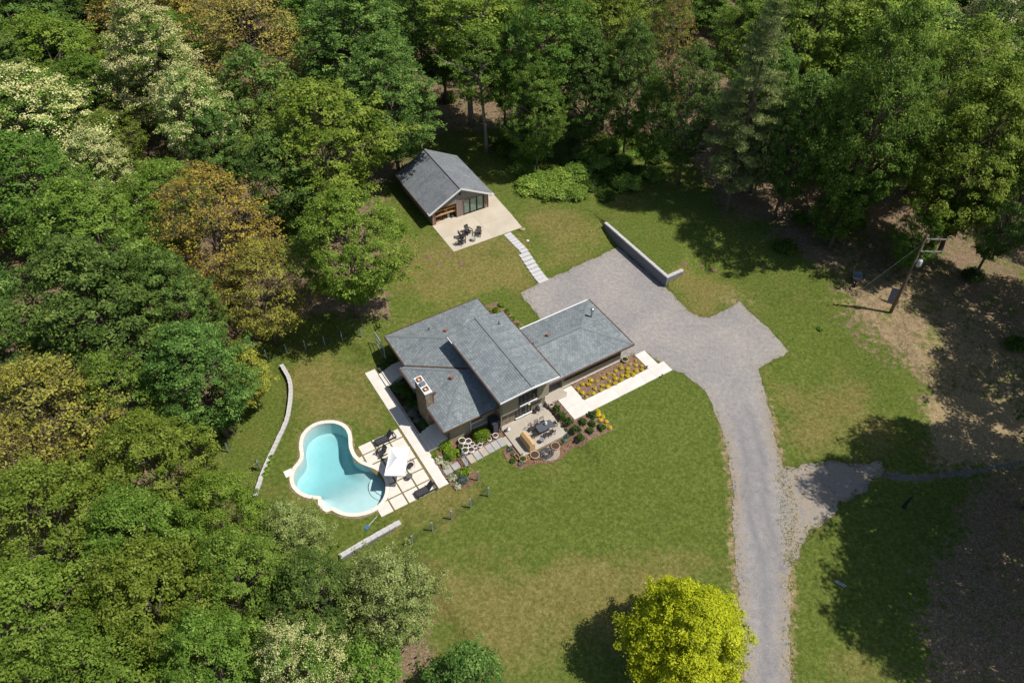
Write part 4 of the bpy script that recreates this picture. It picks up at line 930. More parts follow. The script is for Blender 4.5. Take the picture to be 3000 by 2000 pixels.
round_table('small round grey mesh stool beside the covered grill', H(-12.35, 4.2, -.5), .24, .44, M('grey_mesh', (.2, .21, .23), rough=.5), name='round_stool')

# patio dining set
tb = thing('dining_table', 'slate grey dining table with clipped corners on the patio', 'table', H(-11.35, 3.2, -.5), YAW + R(0))
MB().prism([(-.85, -.3), (-.7, -.45), (.7, -.45), (.85, -.3), (.85, .3), (.7, .45), (-.7, .45), (-.85, .3)], .7, .73).build('table_top', GRYM, tb)
MB().box((0, 0, .66), (1.3, .7, .06)).build('apron', GRYM, tb)
for x in (-.62, .62):
    for y in (-.33, .33): MB().tube([(x, y, .68), (x * 1.06, y * 1.06, 0)], .022, 8).build('leg', GRYM, tb)
def folding_chair(label, a, b, rz):
    t = thing('folding_chair', label, 'chair', H(a, b, -.5), YAW + rz, 'folding chairs round the patio table')   # faces -y
    for i in range(4): MB().box((0, -.15 + i * .1, .44), (.4, .085, .018)).build('seat_slat', BLKM, t)
    f = MB(); f.bar((-.21, .2, .02), (-.21, .3, .86), .025); f.bar((.21, .2, .02), (.21, .3, .86), .025); f.build('back_frame', BLKM, t)
    MB().box((0, .295, .82), (.44, .025, .1)).build('top_rail', BLKM, t); MB().box((0, .27, .62), (.42, .02, .05)).build('back_rail', BLKM, t)
    for x in (-.2, .2): MB().bar((x, .22, .44), (x, -.2, 0), .022).build('leg', BLKM, t); MB().bar((x, -.16, .44), (x, .24, 0), .022).build('leg', BLKM, t)
for lab, a, b, rz in (('folding chair behind the patio table nearest the wall, at the left', -11.75, 2.5, 0), ('folding chair behind the patio table, on its right', -11.1, 2.5, 0), ('folding chair pulled out at the left rear of the patio table', -12.45, 2.55, R(12)), ('folding chair at the right end of the patio table', -10.25, 3.2, R(-90)), ('folding chair in front of the patio table, on its right', -11.0, 3.9, R(180)), ('folding chair in front of the patio table, on its left', -11.7, 3.9, R(180)), ('folding chair at the left end of the patio table by the grill', -12.5, 3.3, R(88))):
    folding_chair(lab, a, b, rz)
pj = thing('pitcher', 'white glazed pitcher on the patio table', 'pitcher', H(-11.2, 3.1, .23), YAW)
MB().lathe([(.07, 0), (.13, .05), (.14, .15), (.08, .26), (.06, .32), (.085, .36), (.06, .36)], (0, 0, 0), 14).build('body', WPOT, pj, True); MB().tube([(.07, 0, .31), (.16, 0, .3), (.18, 0, .2), (.13, 0, .12)], .014, 6).build('handle', WPOT, pj)
# covered grill
gc = thing('covered_grill', 'large tan cloth cover over a grill on the patio', 'grill cover', H(-13.65, 3.75, -.5), YAW)
m = MB(); prof = [(-.3, 0), (.34, 0), (.34, .62), (.26, .98), (-.02, 1.14), (-.28, .9), (-.33, .55)]
ks = [(-.88, .93), (-.8, 1), (-.3, 1.02), (.3, 1.0), (.8, .98), (.88, .9)]; vs = []; rr = random.Random(3)
for y, s_ in ks: vs += [(x * s_ + rr.uniform(-.015, .015), y + rr.uniform(-.02, .02), z * (s_ if z > .7 else 1) + rr.uniform(-.01, .01) * (z > 0)) for x, z in prof]
n = len(prof); fs = [(i * n + j, i * n + (j + 1) % n, (i + 1) * n + (j + 1) % n, (i + 1) * n + j) for i in range(len(ks) - 1) for j in range(n)] + [tuple(range(n))[::-1], tuple(range((len(ks) - 1) * n, len(ks) * n))]
cv = m.add(vs, fs).build('cover', TANC, gc); MB().tube([(-.31, -.9, .3), (-.31, .9, .32)], .012, 5).build('tie_cord', M('brown_cord', (.2, .11, .05)), gc)
for x, y in ((-.2, -.6), (.2, -.6), (-.2, .6), (.2, .6)): MB().tube([(x - .02, y, .04), (x + .02, y, .04)], .04, 8).build('caster', BRZ, gc)
# kettle smoker by the wall, meter box, planter
kg = thing('kettle_grill', 'small black kettle grill by the stone wall', 'grill', H(-10.75, .98, -.5), YAW + .3)
MB().lathe([(.08, 0), (.2, .06), (.25, .2), (.25, .26), (.2, .4), (.1, .47), (.03, .5)], (0, 0, .38), 14).build('kettle', BLKM, kg, True)
for k in range(3): MB().tube([(.15 * math.cos(k * 2.09), .15 * math.sin(k * 2.09), .42), (.28 * math.cos(k * 2.09), .28 * math.sin(k * 2.09), 0)], .014, 6).build('leg', BLKM, kg)
MB().tube([(-.06, 0, .9), (0, 0, .94), (.06, 0, .9)], .012, 5).build('lid_handle', BLKM, kg)
fc = thing('folded_chair', 'grey folded chair leaning on the stone wall beside the kettle grill', 'chair', H(-10.3, .82, -.5), YAW + .1)
for x in (-.2, .2): MB().bar((x, -.25, 0), (x, .12, .95), .025).build('leg', BLUEM, fc)
MB().box((0, .02, .72), (.4, .02, .3), mat=Matrix.Rotation(R(-21), 3, 'X')).build('back_panel', M('pale_slat', (.4, .39, .38)), fc); MB().box((0, -.12, .36), (.4, .02, .32), mat=Matrix.Rotation(R(-21), 3, 'X')).build('seat_panel', M('pale_slat', (.4, .39, .38)), fc)
def pot(label, a, b, r, h, mat, z, grp=None, name='flower_pot', plant=None, cat='pot'):
    t = thing(name, label, cat, H(a, b, z), 0, grp)
    MB().lathe([(r * .62, 0), (r * .85, h * .25), (r, h * .62), (r * .98, h), (r * .87, h), (r * .85, h * .86)], (0, 0, 0), 16).build('bowl', mat, t, True)
    MB().lathe([(r * .86, 0), (r * .4, .02)], (0, 0, h * .88), 14).build('soil', SOIL, t)
    if plant: plant(t, r, h)
    return t
PLANTS = []
POTS = [(-18.75, .3, .42, .62, 'large white pot with a leafy plant against the house wall', 1), (-18.25, .62, .36, .55, 'large white pot of bare soil second along the house wall', 0), (-18.05, 1.05, .27, .42, 'medium white pot standing between the wall pair and the path', 0), (-17.98, 1.42, .25, .36, 'small white pot at the path side left of the round bush', 0), (-17.52, 1.55, .28, .42, 'white pot at the edge of the flagstones in front of the round bush', 1), (-17.2, 1.25, .26, .42, 'white pot tucked under the front of the round bush', 0), (-16.4, 1.35, .27, .4, 'white pot standing alone just right of the round bush', 0), (-15.7, 1.3, .34, .42, 'white pot farthest right, near the black cabinet', 0), (-18.72, .95, .33, .46, 'white pot with green moss in the middle of the pot group', 1), (-19.05, 1.4, .4, .58, 'large white pot at the lower left of the group behind the gate', 1), (-18.5, 1.6, .37, .52, 'large white pot at the lower right of the group at the path', 0)]
POTOBJ = [(pot(l, a, b, r * .84, h * .9, WPOT, Th(a, b) + .02, 'white pots along the flagstone path'), p, r * .84, h * .9) for a, b, r, h, l, p in POTS]
POTOBJ += [(pot('low tan bowl among the white pots beneath the round bush', -16.85, 1.42, .2, .16, M('tan_pot', (.45, .33, .18)), Th(-17, 1.4) + .02), 0, .2, .16),
           (pot('green glazed pot at the back left of the pot group', -19.05, .72, .33, .4, M('green_pot', (.12, .13, .06)), Th(-19, .7) + .02), 1, .33, .4),
           (pot('large round terracotta ring pot on the flagstone by the patio', -11.5, 5.25, .46, .24, TERR, Th(-11.5, 5.2) + .06), 0, .46, .24),
           (pot('round tan stone dish with a small cone, below the patio edge', -13.7, 5.1, .46, .3, M('tan_stone', (.5, .4, .25)), Th(-13.7, 5.1) + .03), 0, .46, .3),
           (pot('green dish planter at the front corner of the patio', -14.9, 4.95, .36, .34, M('yellow_green_pot', (.34, .34, .14)), Th(-14.9, 4.9) + .03), 1, .36, .34),
           (pot('buff bowl planter at the garage corner', .35, .35, .36, .34, M('buff_pot', (.55, .48, .33)), Th(.3, .3) + .03), 1, .36, .34),
           (pot('tall pale pink planter on the porch corner', -9.3, 1.25, .24, .62, M('pink_pot', (.72, .6, .54)), -.52), 0, .24, .62),
           (pot('small cream pot at the patio tip', -14.62, 4.45, .09, .14, WPOT, -.5), 0, .09, .14)]
fr_ = thing('ceramic_jug', 'small round cream and dark jug at the left end of the stone wall', 'jug', H(-14.3, 1.35, -.5), YAW)
MB().lathe([(.1, 0), (.2, .1), (.21, .2), (.1, .32), (.08, .38), (.1, .4)], (0, 0, 0), 12).build('body', WPOT, fr_, True); MB().lathe([(.12, 0), (.17, .08), (.1, .2)], (-.28, .05, 0), 10).build('dark_base', BRZ, fr_, True)
# tall dark cabinet beside the wing
bc = thing('black_cabinet', 'tall dark outdoor cabinet in the corner between wing and stone wall', 'cabinet', H(-15.35, .35, -.72), YAW)
MB().box((0, 0, .7), (.62, 1.05, 1.36)).build('body', M('graphite_cabinet', (.045, .05, .06), (.035, .038, .046), 4, .55), bc); MB().box((0, 0, 1.41), (.7, 1.12, .07)).build('lid', M('graphite_cabinet', (.045, .05, .06)), bc); MB().box((0, -.535, .7), (.52, .02, 1.2)).build('door', M('graphite_door', (.075, .085, .1), rough=.5), bc)
# big flagstone with coiled hose
fs_ = thing('flat_boulder', 'broad flat tan boulder below the patio edge', 'boulder', H(-12.3, 5.6, Th(-12.3, 5.6)), YAW)
pl = [(-13.25, 5.01), (-13.5, 5.5), (-13.3, 5.95), (-12.8, 6.35), (-12.2, 6.5), (-11.7, 6.3), (-11.3, 5.75), (-11.3, 5.2), (-12.1, 4.85)]
MB().prism([(a + 12.3, -(b - 5.6)) for a, b in pl], -.05, .11).build('slab', M('tan_rock', (.36, .3, .23), (.25, .21, .17), 2, .95, .1, bump=.4), fs_)
hs = thing('hose_coil', 'tangled grey black hose coiled on the flat boulder', 'hose', H(-12.7, 5.55, Th(-12.3, 5.6) + .12), YAW)
m = MB(); rr = random.Random(5); pts = []
for i in range(150): an = i * .42; r_ = .38 + .16 * math.sin(i * .13) + rr.uniform(-.03, .03); pts.append((r_ * 1.25 * math.cos(an) + .1 * math.sin(i * .05), r_ * math.sin(an) + .12 * math.sin(i * .031), .03 + .12 * abs(math.sin(i * .07))))
m.tube(pts, .026, 5); m.build('hose', M('grey_hose', (.09, .085, .085), (.05, .048, .05), 9, .6), hs); MB().tube([(.5, .1, .03), (.8, -.15, .03), (1.0, .05, .03), (.85, .25, .03), (.6, .2, .03)], .02, 5).build('loose_end', M('grey_hose', (.09, .085, .085)), hs)
bn = thing('planter_frame', 'pale wooden planter frame along the patio foot', 'planter', H(-14.3, 5.0, Th(-14.3, 5)), YAW)
for y in (-.12, .12): MB().box((0, y, .12), (.85, .05, .16)).build('side_board', SHELF, bn)
for x in (-.4, 0, .4): MB().box((x, 0, .12), (.05, .2, .16)).build('cross_board', SHELF, bn)
bo = thing('wooden_crate', 'small open wooden crate at the front tip of the patio', 'crate', H(-15.2, 4.35, Th(-15.2, 4.3)), YAW)
for y in (-.3, .3): MB().box((0, y, .13), (.3, .04, .24)).build('end_board', SHELF, bo)
for x in (-.15, .15): MB().box((x, 0, .13), (.03, .58, .24)).build('side_board', SHELF, bo)
# path lights
for i, (a, b, lab) in enumerate(((-6.12, 2.3, 'small black path light at the near corner of the flower bed'), (-6.9, 4.08, 'small black path light at the head of the shrub bed'), (1.62, 2.32, 'small black path light at the far corner of the flower bed'), (2.2, 4.02, 'small black path light on the lawn edge of the walk'))):
    t = thing('path_light', lab, 'lamp', H(a, b, Th(a, b) + .05), YAW, 'path lights along the front walk'); MB().tube([(0, 0, -.1), (0, 0, .3)], .02, 6).build('stake', BRZ, t); MB().lathe([(.09, 0), (.1, .03), (.03, .09)], (0, 0, .3), 10).build('hood', BRZ, t)

# ------------------------------------------------------------------ fence: steel posts with dark wire netting, and two gates
NET = M('dark_wire', (.04, .042, .04), rough=.6)
def fence(label, px, closed=False, hgt=1.32, t=None):
    pts = [P(u, v) for u, v in px]; base = pts[0]
    t = thing('garden_fence', label, 'fence', base, 0)
    nx = Vector((0, 0, 0))
    for p in pts:
        q = p - base; MB().box((q.x, q.y, q.z + hgt / 2), (.1, .1, hgt), rz=YAW).build('post', BLUEM, t); MB().box((q.x, q.y, q.z + hgt + .015), (.13, .13, .03), rz=YAW).build('post_cap', BLUEM, t)
    for p, q in zip(pts[:-1], pts[1:]):
        p = p - base; q = q - base; m = MB(); n = int((q - p).length / .12)
        for k in (0, .4, .8, 1.15): m.bar(p + Vector((0, 0, .08 + k)), q + Vector((0, 0, .08 + k)), .008)
        for k in range(1, n): r_ = p.lerp(q, k / n); m.bar(r_ + Vector((0, 0, .05)), r_ + Vector((0, 0, 1.2)), .006)
        m.build('wire_panel', NET, t)
    return t
z3s = lambda x, y: (750 + x * .3189, 1150 + y * .3189); t01 = lambda x, y: (x * .4253, 667 + y * .4253)
fence('low post and wire fence along the lawn below the pool', [z3s(*p) for p in ((2040, 805), (2137, 950), (1973, 1055), (1798, 1162), (1622, 1268), (1440, 1390), (1250, 1500), (1060, 1610))])
fence('low post and wire fence along the edge of the woods behind the house', [(1060, 988), (1003, 996), (952, 1011), (896, 1023), (841, 1034), (784, 1052)])
fence('low post and wire fence curving round behind the pool on the left', [t01(1697, 1205), t01(1655, 1308), t01(1617, 1420), t01(1580, 1545)])
def gate(label, p, q, hgt, mt):
    t = thing('garden_gate', label, 'gate', p, 0); d = q - p; d.z = 0
    f = MB()
    for k in (0, 1): f.bar(d * k + Vector((0, 0, .02)), d * k + Vector((0, 0, hgt)), .07)
    for z in (.08, hgt - .04): f.bar(Vector((0, 0, z)), d + Vector((0, 0, z)), .06)
    f.bar(Vector((0, 0, hgt * .55)), d + Vector((0, 0, hgt * .55)), .04)
    f.build('gate_frame', mt, t)
    m = MB(); n = int(d.length / .1)
    for k in range(1, n): m.bar(d * (k / n) + Vector((0, 0, .08)), d * (k / n) + Vector((0, 0, hgt - .05)), .007)
    m.build('wire_infill', NET, t)
gate('blue grey wire gate standing across the flagstone path', H(-19.5, 1.6, Th(-19.5, 1.6)), H(-19.55, 3.0, Th(-19.5, 3)), 1.3, BLUEM)
gate('pale blue grey gate at the rear corner of the house', H(-20.4, -15.2, Th(-20.4, -15)), H(-20.45, -13.0, Th(-20.4, -13)), 1.9, M('pale_blue_metal', (.34, .38, .44), rough=.5))

# ------------------------------------------------------------------ utility pole
up_ = thing('utility_pole', 'tall weathered wooden utility pole with a transformer can', 'utility pole', P(2608, 916), 0)
WOODP = M('weathered_pole', (.2, .14, .095), (.12, .08, .055), 3, .9)
hP = 10.6
MB().tube([(0, 0, -.3), (0, 0, 4), (.01, 0, hP)], [.17, .15, .11], 10).build('pole', WOODP, up_, True)
for z, L_ in ((hP - .45, 2.1), (hP - 2.0, 2.2)):
    MB().bar((0.0, -.14, z), (L_, -.2, z), .1, .11).build('crossarm', M('grey_crossarm', (.3, .28, .25)), up_)
    for x in (.4, 1.3, L_ - .08): MB().lathe([(.04, 0), (.06, .05), (.03, .14)], (x, -.16, z + .055), 8).build('insulator', STEEL, up_)
tf = MB().lathe([(.05, 0), (.24, .04), (.25, .1), (.25, .72), (.2, .8), (.1, .84)], (.42, -.12, hP - 3.9), 14).build('transformer', M('pale_grey_can', (.55, .56, .58), rough=.4), up_, True)
MB().tube([(.42, -.12, hP - 3.1), (.42, -.12, hP - 2.8)], .04, 8).build('bushing', STEEL, tf); MB().box((.15, -.1, hP - 3.5), (.25, .12, .1)).build('bracket', BRZ, up_)
MB().tube([(.17, -.05, .1), (.15, -.04, 6)], .03, 6).build('conduit', M('conduit_grey', (.15, .14, .13)), up_)
g0 = P(2415, 927); d = g0 - up_.location
MB().tube([(0, 0, hP - 1.0), tuple(d)], .018, 5).build('guy_wire', STEEL, up_)
k = .32; MB().tube([tuple(d), tuple(d.lerp(Vector((0, 0, hP - 1.0)), .25))], .035, 6).build('guy_guard', M('yellow_guard', (.6, .5, .04), rough=.6), up_)
# leaning sheet against the pole foot
bs = MB().box((0, 0, .9), (.75, .06, 1.9), mat=Matrix.Rotation(R(-14), 3, 'X')).build('grey_board', M('slate_board', (.09, .1, .13), (.07, .075, .1), 3, .6)); bs.location = P(2608, 885); bs.rotation_euler = (0, 0, R(-20)); tag(bs, 'dark slate coloured board standing behind the utility pole', 'board')
# wheelbarrow
wb = thing('wheelbarrow', 'grey blue wheelbarrow standing in the leaf litter', 'wheelbarrow', P(2506, 822), R(160)); wb.scale = (1.4,) * 3
m = MB(); m.add([(-.32, -.42, .62), (.32, -.42, .62), (.36, .5, .66), (-.36, .5, .66), (-.2, -.22, .3), (.2, -.22, .3), (.22, .36, .34), (-.22, .36, .34)], [(4, 5, 6, 7), (7, 6, 5, 4), (0, 4, 7, 3), (3, 7, 4, 0), (1, 2, 6, 5), (5, 6, 2, 1), (0, 1, 5, 4), (4, 5, 1, 0), (2, 3, 7, 6), (6, 7, 3, 2)])
m.build('tray', M('blue_grey_tray', (.34, .39, .46), (.26, .3, .36), 5, .6), wb)
for x in (-.25, .25): MB().tube([(x * .4, .75, .22), (x, .1, .36), (x * 1.15, -1.0, .6)], .022, 6).build('handle', SHELF, wb); MB().tube([(x, -.2, .34), (x * 1.05, -.35, 0)], .018, 6).build('leg', STEEL, wb)
MB().tube([(-.05, .75, .2), (.05, .75, .2)], .2, 14).build('wheel', BRZ, wb)
# pool net lying on the grass
nt_ = thing('pool_net', 'blue headed pool net with a pale pole lying on the grass', 'pool net', H(-29.9, 3.75, Th(-29.9, 3.75) + .02), YAW)
MB().tube([(0, 0, .03), (1.0, .45, .05)], .025, 6).build('pole', M('pale_pole', (.6, .6, .6)), nt_); MB().box((-.2, -.1, .03), (.42, .34, .05), rz=R(25)).build('net_head', M('blue_net', (.05, .16, .3), rough=.6), nt_)
# two pale pipes in the grass, dark stump, small marker
for k, lab in ((0, 'upper of two pale pipes lying in the grass right of the drive'), (1, 'lower of two pale pipes lying in the grass right of the drive')):
    p = P(2000 + (1093 - 12 * k) * .4252, 1334 + (880 + 6 * k) * .4252); o = MB().tube([(-.36, .24, .04), (-.2, .13, .045), (.36, -.24, .04)], [.032, .034, .032], 8).build('pale_pipe', M('pale_pvc', (.6, .62, .66), rough=.4)); o.location = p; tag(o, lab, 'pipe', 'pipes in the grass')
sp_ = thing('dead_stub', 'dark curved dead stub standing in the shaded grass', 'stump', P(2648, 1485), 0)
MB().tube([(0, 0, -.1), (.02, .03, .6), (.06, .04, 1.2), (.16, .02, 1.7)], [.16, .14, .11, .04], 9).build('stem', M('charred_bark', (.04, .033, .028), (.02, .017, .015), 8, .95), sp_, True); MB().lathe([(.22, 0), (.15, .14)], (0, 0, -.02), 9).build('root_flare', M('charred_bark', (.04, .033, .028)), sp_)
# rocks at the terrace corner
for i, (a, b, r_, lab) in enumerate(((2.35, -22.75, .3, 'tan rock at the near right corner of the shed terrace'), (1.75, -20.6, .14, 'small white stone in the grass right of the stone stair'))):
    bm = bmesh.new(); bmesh.ops.create_icosphere(bm, subdivisions=2, radius=r_); rr = random.Random(i)
    for v in bm.verts: v.co = Vector((v.co.x * 1.3, v.co.y, v.co.z * .55)) * rr.uniform(.86, 1.1)
    me = bpy.data.meshes.new('rock'); bm.to_mesh(me); bm.free(); me.materials.append(M('tan_rock2', (.4, .29, .16), (.3, .21, .12), 5, .95) if i == 0 else WPOT); o = link(bpy.data.objects.new('rock', me)); o.location = H(a, b, Th(a, b) + r_ * .2); tag(o, lab, 'rock')
# earth mounds on the lawn
MND = mulch_material('bare_earth', (.2, .13, .08), (.34, .25, .17))
for i, (u, v, lab) in enumerate(((918, 566, 'bare earth mound farthest left on the back lawn'), (950, 591, 'bare earth mound second from the left on the back lawn'), (985, 591, 'bare earth mound third from the left on the back lawn'), (1007, 606, 'bare earth mound lowest on the back lawn, left of the stair'), (1030, 586, 'bare earth mound close behind the lowest one on the back lawn'), (1058, 604, 'bare earth mound nearest the stone stair on the back lawn'), (1570, 605, 'bare earth mound just behind the retaining wall corner'), (1610, 610, 'bare earth mound in the middle of the slope above the wall return'), (1640, 620, 'bare earth mound at the shadow edge above the wall return'))):
    m = MB(); rr = random.Random(i); n = 12; rad = [rr.uniform(.28, .5) for _ in range(n)]; vs = [(0, 0, .1)] + [(rad[k] * .5 * math.cos(k * 6.283 / n), rad[k] * .5 * math.sin(k * 6.283 / n), .075) for k in range(n)] + [(rad[k] * math.cos(k * 6.283 / n), rad[k] * math.sin(k * 6.283 / n), -.01) for k in range(n)]
    m.add(vs, [(0, 1 + k, 1 + (k + 1) % n) for k in range(n)] + [(1 + k, 1 + n + k, 1 + n + (k + 1) % n, 1 + (k + 1) % n) for k in range(n)]); o = m.build('earth_mound', MND, None, True); o.location = P(u * FULL, v * FULL); tag(o, lab, 'mound', 'earth mounds on the lawns')

# ------------------------------------------------------------------ person by the low wall
def person():
    base = P(763, 1376)
    J = [(0, 0, .93, .13), (0, 0, 1.12, .125), (0, -.02, 1.36, .14), (0, -.03, 1.5, .06), (0, -.05, 1.58, .062), (0, -.07, 1.68, .09), (0, -.07, 1.76, .075),
         (-.1, 0, .88, .095), (-.11, -.03, .5, .065), (-.11, .05, .09, .045), (-.12, -.09, .04, .04),
         (.1, 0, .88, .095), (.12, .02, .5, .065), (.13, .1, .09, .045), (.13, -.03, .04, .04),
         (-.19, -.02, 1.42, .062), (-.25, -.05, 1.16, .05), (-.16, -.26, 1.08, .038), (-.1, -.34, 1.12, .03),
         (.19, -.02, 1.42, .062), (.25, -.05, 1.16, .05), (.16, -.26, 1.1, .038), (.1, -.34, 1.14, .03)]
    E_ = [(0, 1), (1, 2), (2, 3), (3, 4), (4, 5), (5, 6), (0, 7), (7, 8), (8, 9), (9, 10), (0, 11), (11, 12), (12, 13), (13, 14), (2, 15), (15, 16), (16, 17), (17, 18), (2, 19), (19, 20), (20, 21), (21, 22)]
    for sgn, root in ((-1, 18), (1, 22)):
        bx, by, bz = J[root][:3]
        for f in range(5):
            fx = (f - 2) * .02; k = len(J); ln = (.05, .075, .085, .078, .06)[f]
            if f == 0: J += [(bx - sgn * .045, by - .01, bz + .01, .011), (bx - sgn * .06, by - .05, bz + .0, .009)]
            else: J += [(bx + fx, by - .05, bz + .005, .011), (bx + fx, by - .05 - ln * .6, bz - .03, .009)]
            E_ += [(root, k), (k, k + 1)]
    me = bpy.data.meshes.new('b'); me.from_pydata([j[:3] for j in J], E_, []); o = bpy.data.objects.new('b', me); col.objects.link(o)
    md = o.modifiers.new('s', 'SKIN')
    sv = me.skin_vertices[0].data if me.skin_vertices else None
    if sv is None:
        me.skin_vertices.new() if hasattr(me.skin_vertices, 'new') else None; sv = me.skin_vertices[0].data
    for i, j in enumerate(J): sv[i].radius = (j[3], j[3] * .85); sv[i].use_root = (i == 0)
    ss_ = o.modifiers.new('d', 'SUBSURF'); ss_.levels = 2; ss_.render_levels = 2
    dg = bpy.context.evaluated_depsgraph_get(); me2 = bpy.data.meshes.new_from_object(o.evaluated_get(dg)); bpy.data.objects.remove(o)
    for m_ in (M('grey_trousers', (.22, .2, .21)), M('grey_green_jacket', (.16, .2, .15), (.11, .14, .1), 6), M('skin_tone', (.5, .3, .21)), M('auburn_hair', (.13, .05, .025)), M('brown_boots', (.07, .045, .03))): me2.materials.append(m_)
    for p in me2.polygons:
        c = p.center; k = 1
        if c.z < .1: k = 4
        elif c.z < .93: k = 0
        if c.z > 1.53: k = 2 if (c.y < -.1 and c.z < 1.75) or c.z < 1.6 else 3
        if c.y < -.29 and .95 < c.z < 1.3: k = 2
        p.material_index = k; p.use_smooth = True
    o = link(bpy.data.objects.new('person', me2)); o.location = base; o.rotation_euler = (0, 0, R(-75))
    tag(o, 'person in a grey green jacket and grey trousers standing behind the low curved wall', 'person')
    f = MB(); f.lathe([(.012, 0), (.03, .02), (.012, .05)], (0, -.165, 1.66), 6); f.build('nose', M('skin_tone', (.5, .3, .21)), o)
    for x in (-.03, .03): MB().lathe([(.004, 0), (.011, .008), (.004, .018)], (x, -.15, 1.695), 6).build('eye', BRZ, o)
    MB().box((0, -.152, 1.625), (.045, .01, .01)).build('mouth', M('lip', (.35, .13, .11)), o)
    for x in (-.085, .085): MB().lathe([(.005, 0), (.018, .02), (.006, .05)], (x, -.065, 1.66), 6).build('ear', M('skin_tone', (.5, .3, .21)), o)
person()
# ------------------------------------------------------------------ foliage
def unit(a): return a / (np.linalg.norm(a, axis=1, keepdims=True) + 1e-9)
def leaf_mesh(name, C, out, k, rc, size, rs, mats, flat=.6, aspect=.55, up=1.0, spread=.48, flower=None, fsize=None, hang=0.0, cvar=.5, dome=True):
    """k leaf faces round every cluster centre C; flower = per-cluster share of faces in the second material"""
    n = len(C); idx = np.repeat(np.arange(n), k); m = len(idx)
    rad = (rc if np.ndim(rc) else np.full(n, rc))[idx][:, None]
    d = unit(rs.normal(size=(m, 3))) * (rs.uniform(0, 1, (m, 1)) ** .45)
    if dome: d[:, 2] = np.where(rs.uniform(size=m) < .8, np.abs(d[:, 2]), d[:, 2])
    pos = C[idx] + d * rad * np.array([1, 1, flat])
    nr = unit(out[idx] * .45 + np.array([0, 0, up]) + rs.normal(size=(m, 3)) * spread + d * .35)
    tt = unit(np.cross(nr, rs.normal(size=(m, 3)))); tt[:, 2] -= hang; tt = unit(tt); sd = unit(np.cross(nr, tt))
    sz = size * rs.uniform(.55, 1.5, (m, 1)); asp = np.full((m, 1), aspect)
    mi = np.zeros(m, int)
    if flower is not None:
        mi = (rs.uniform(size=m) < flower[idx]).astype(int)
        sz = np.where(mi[:, None] == 1, fsize * rs.uniform(.7, 1.2, (m, 1)), sz); asp = np.where(mi[:, None] == 1, .75, asp)
        pos = pos + out[idx] * (mi[:, None] * .12) + np.array([0, 0, .1]) * mi[:, None]
    l, w_ = tt * sz * .5, sd * sz * asp * .5; fold = nr * sz * .1
    V = np.empty((m, 4, 3)); V[:, 0] = pos - l; V[:, 1] = pos + w_ - fold; V[:, 2] = pos + l; V[:, 3] = pos - w_ - fold
    me = bpy.data.meshes.new(name)
    me.vertices.add(m * 4); me.vertices.foreach_set('co', V.reshape(-1).astype(np.float32))
    me.loops.add(m * 4); me.loops.foreach_set('vertex_index', np.arange(m * 4, dtype=np.int32))
    me.polygons.add(m); me.polygons.foreach_set('loop_start', np.arange(0, m * 4, 4, dtype=np.int32)); me.polygons.foreach_set('loop_total', np.full(m, 4, np.int32))
    me.polygons.foreach_set('material_index', mi.astype(np.int32))
    for x in mats: me.materials.append(x)
    me.update(calc_edges=True)
    cv = rs.uniform(0, 1, n)
    v = np.clip(cv[idx] * cvar + rs.uniform(0, 1, m) * (1 - cvar), 0, 1)
    at = me.attributes.new('v', 'FLOAT', 'FACE'); at.data.foreach_set('value', v.astype(np.float32))
    return me
BARK = M('grey_bark', (.16, .125, .1), (.085, .066, .052), 3, .95, .1, bump=.3); BARKL = M('pale_bark', (.3, .26, .22), (.2, .17, .14), 3, .95, .1)
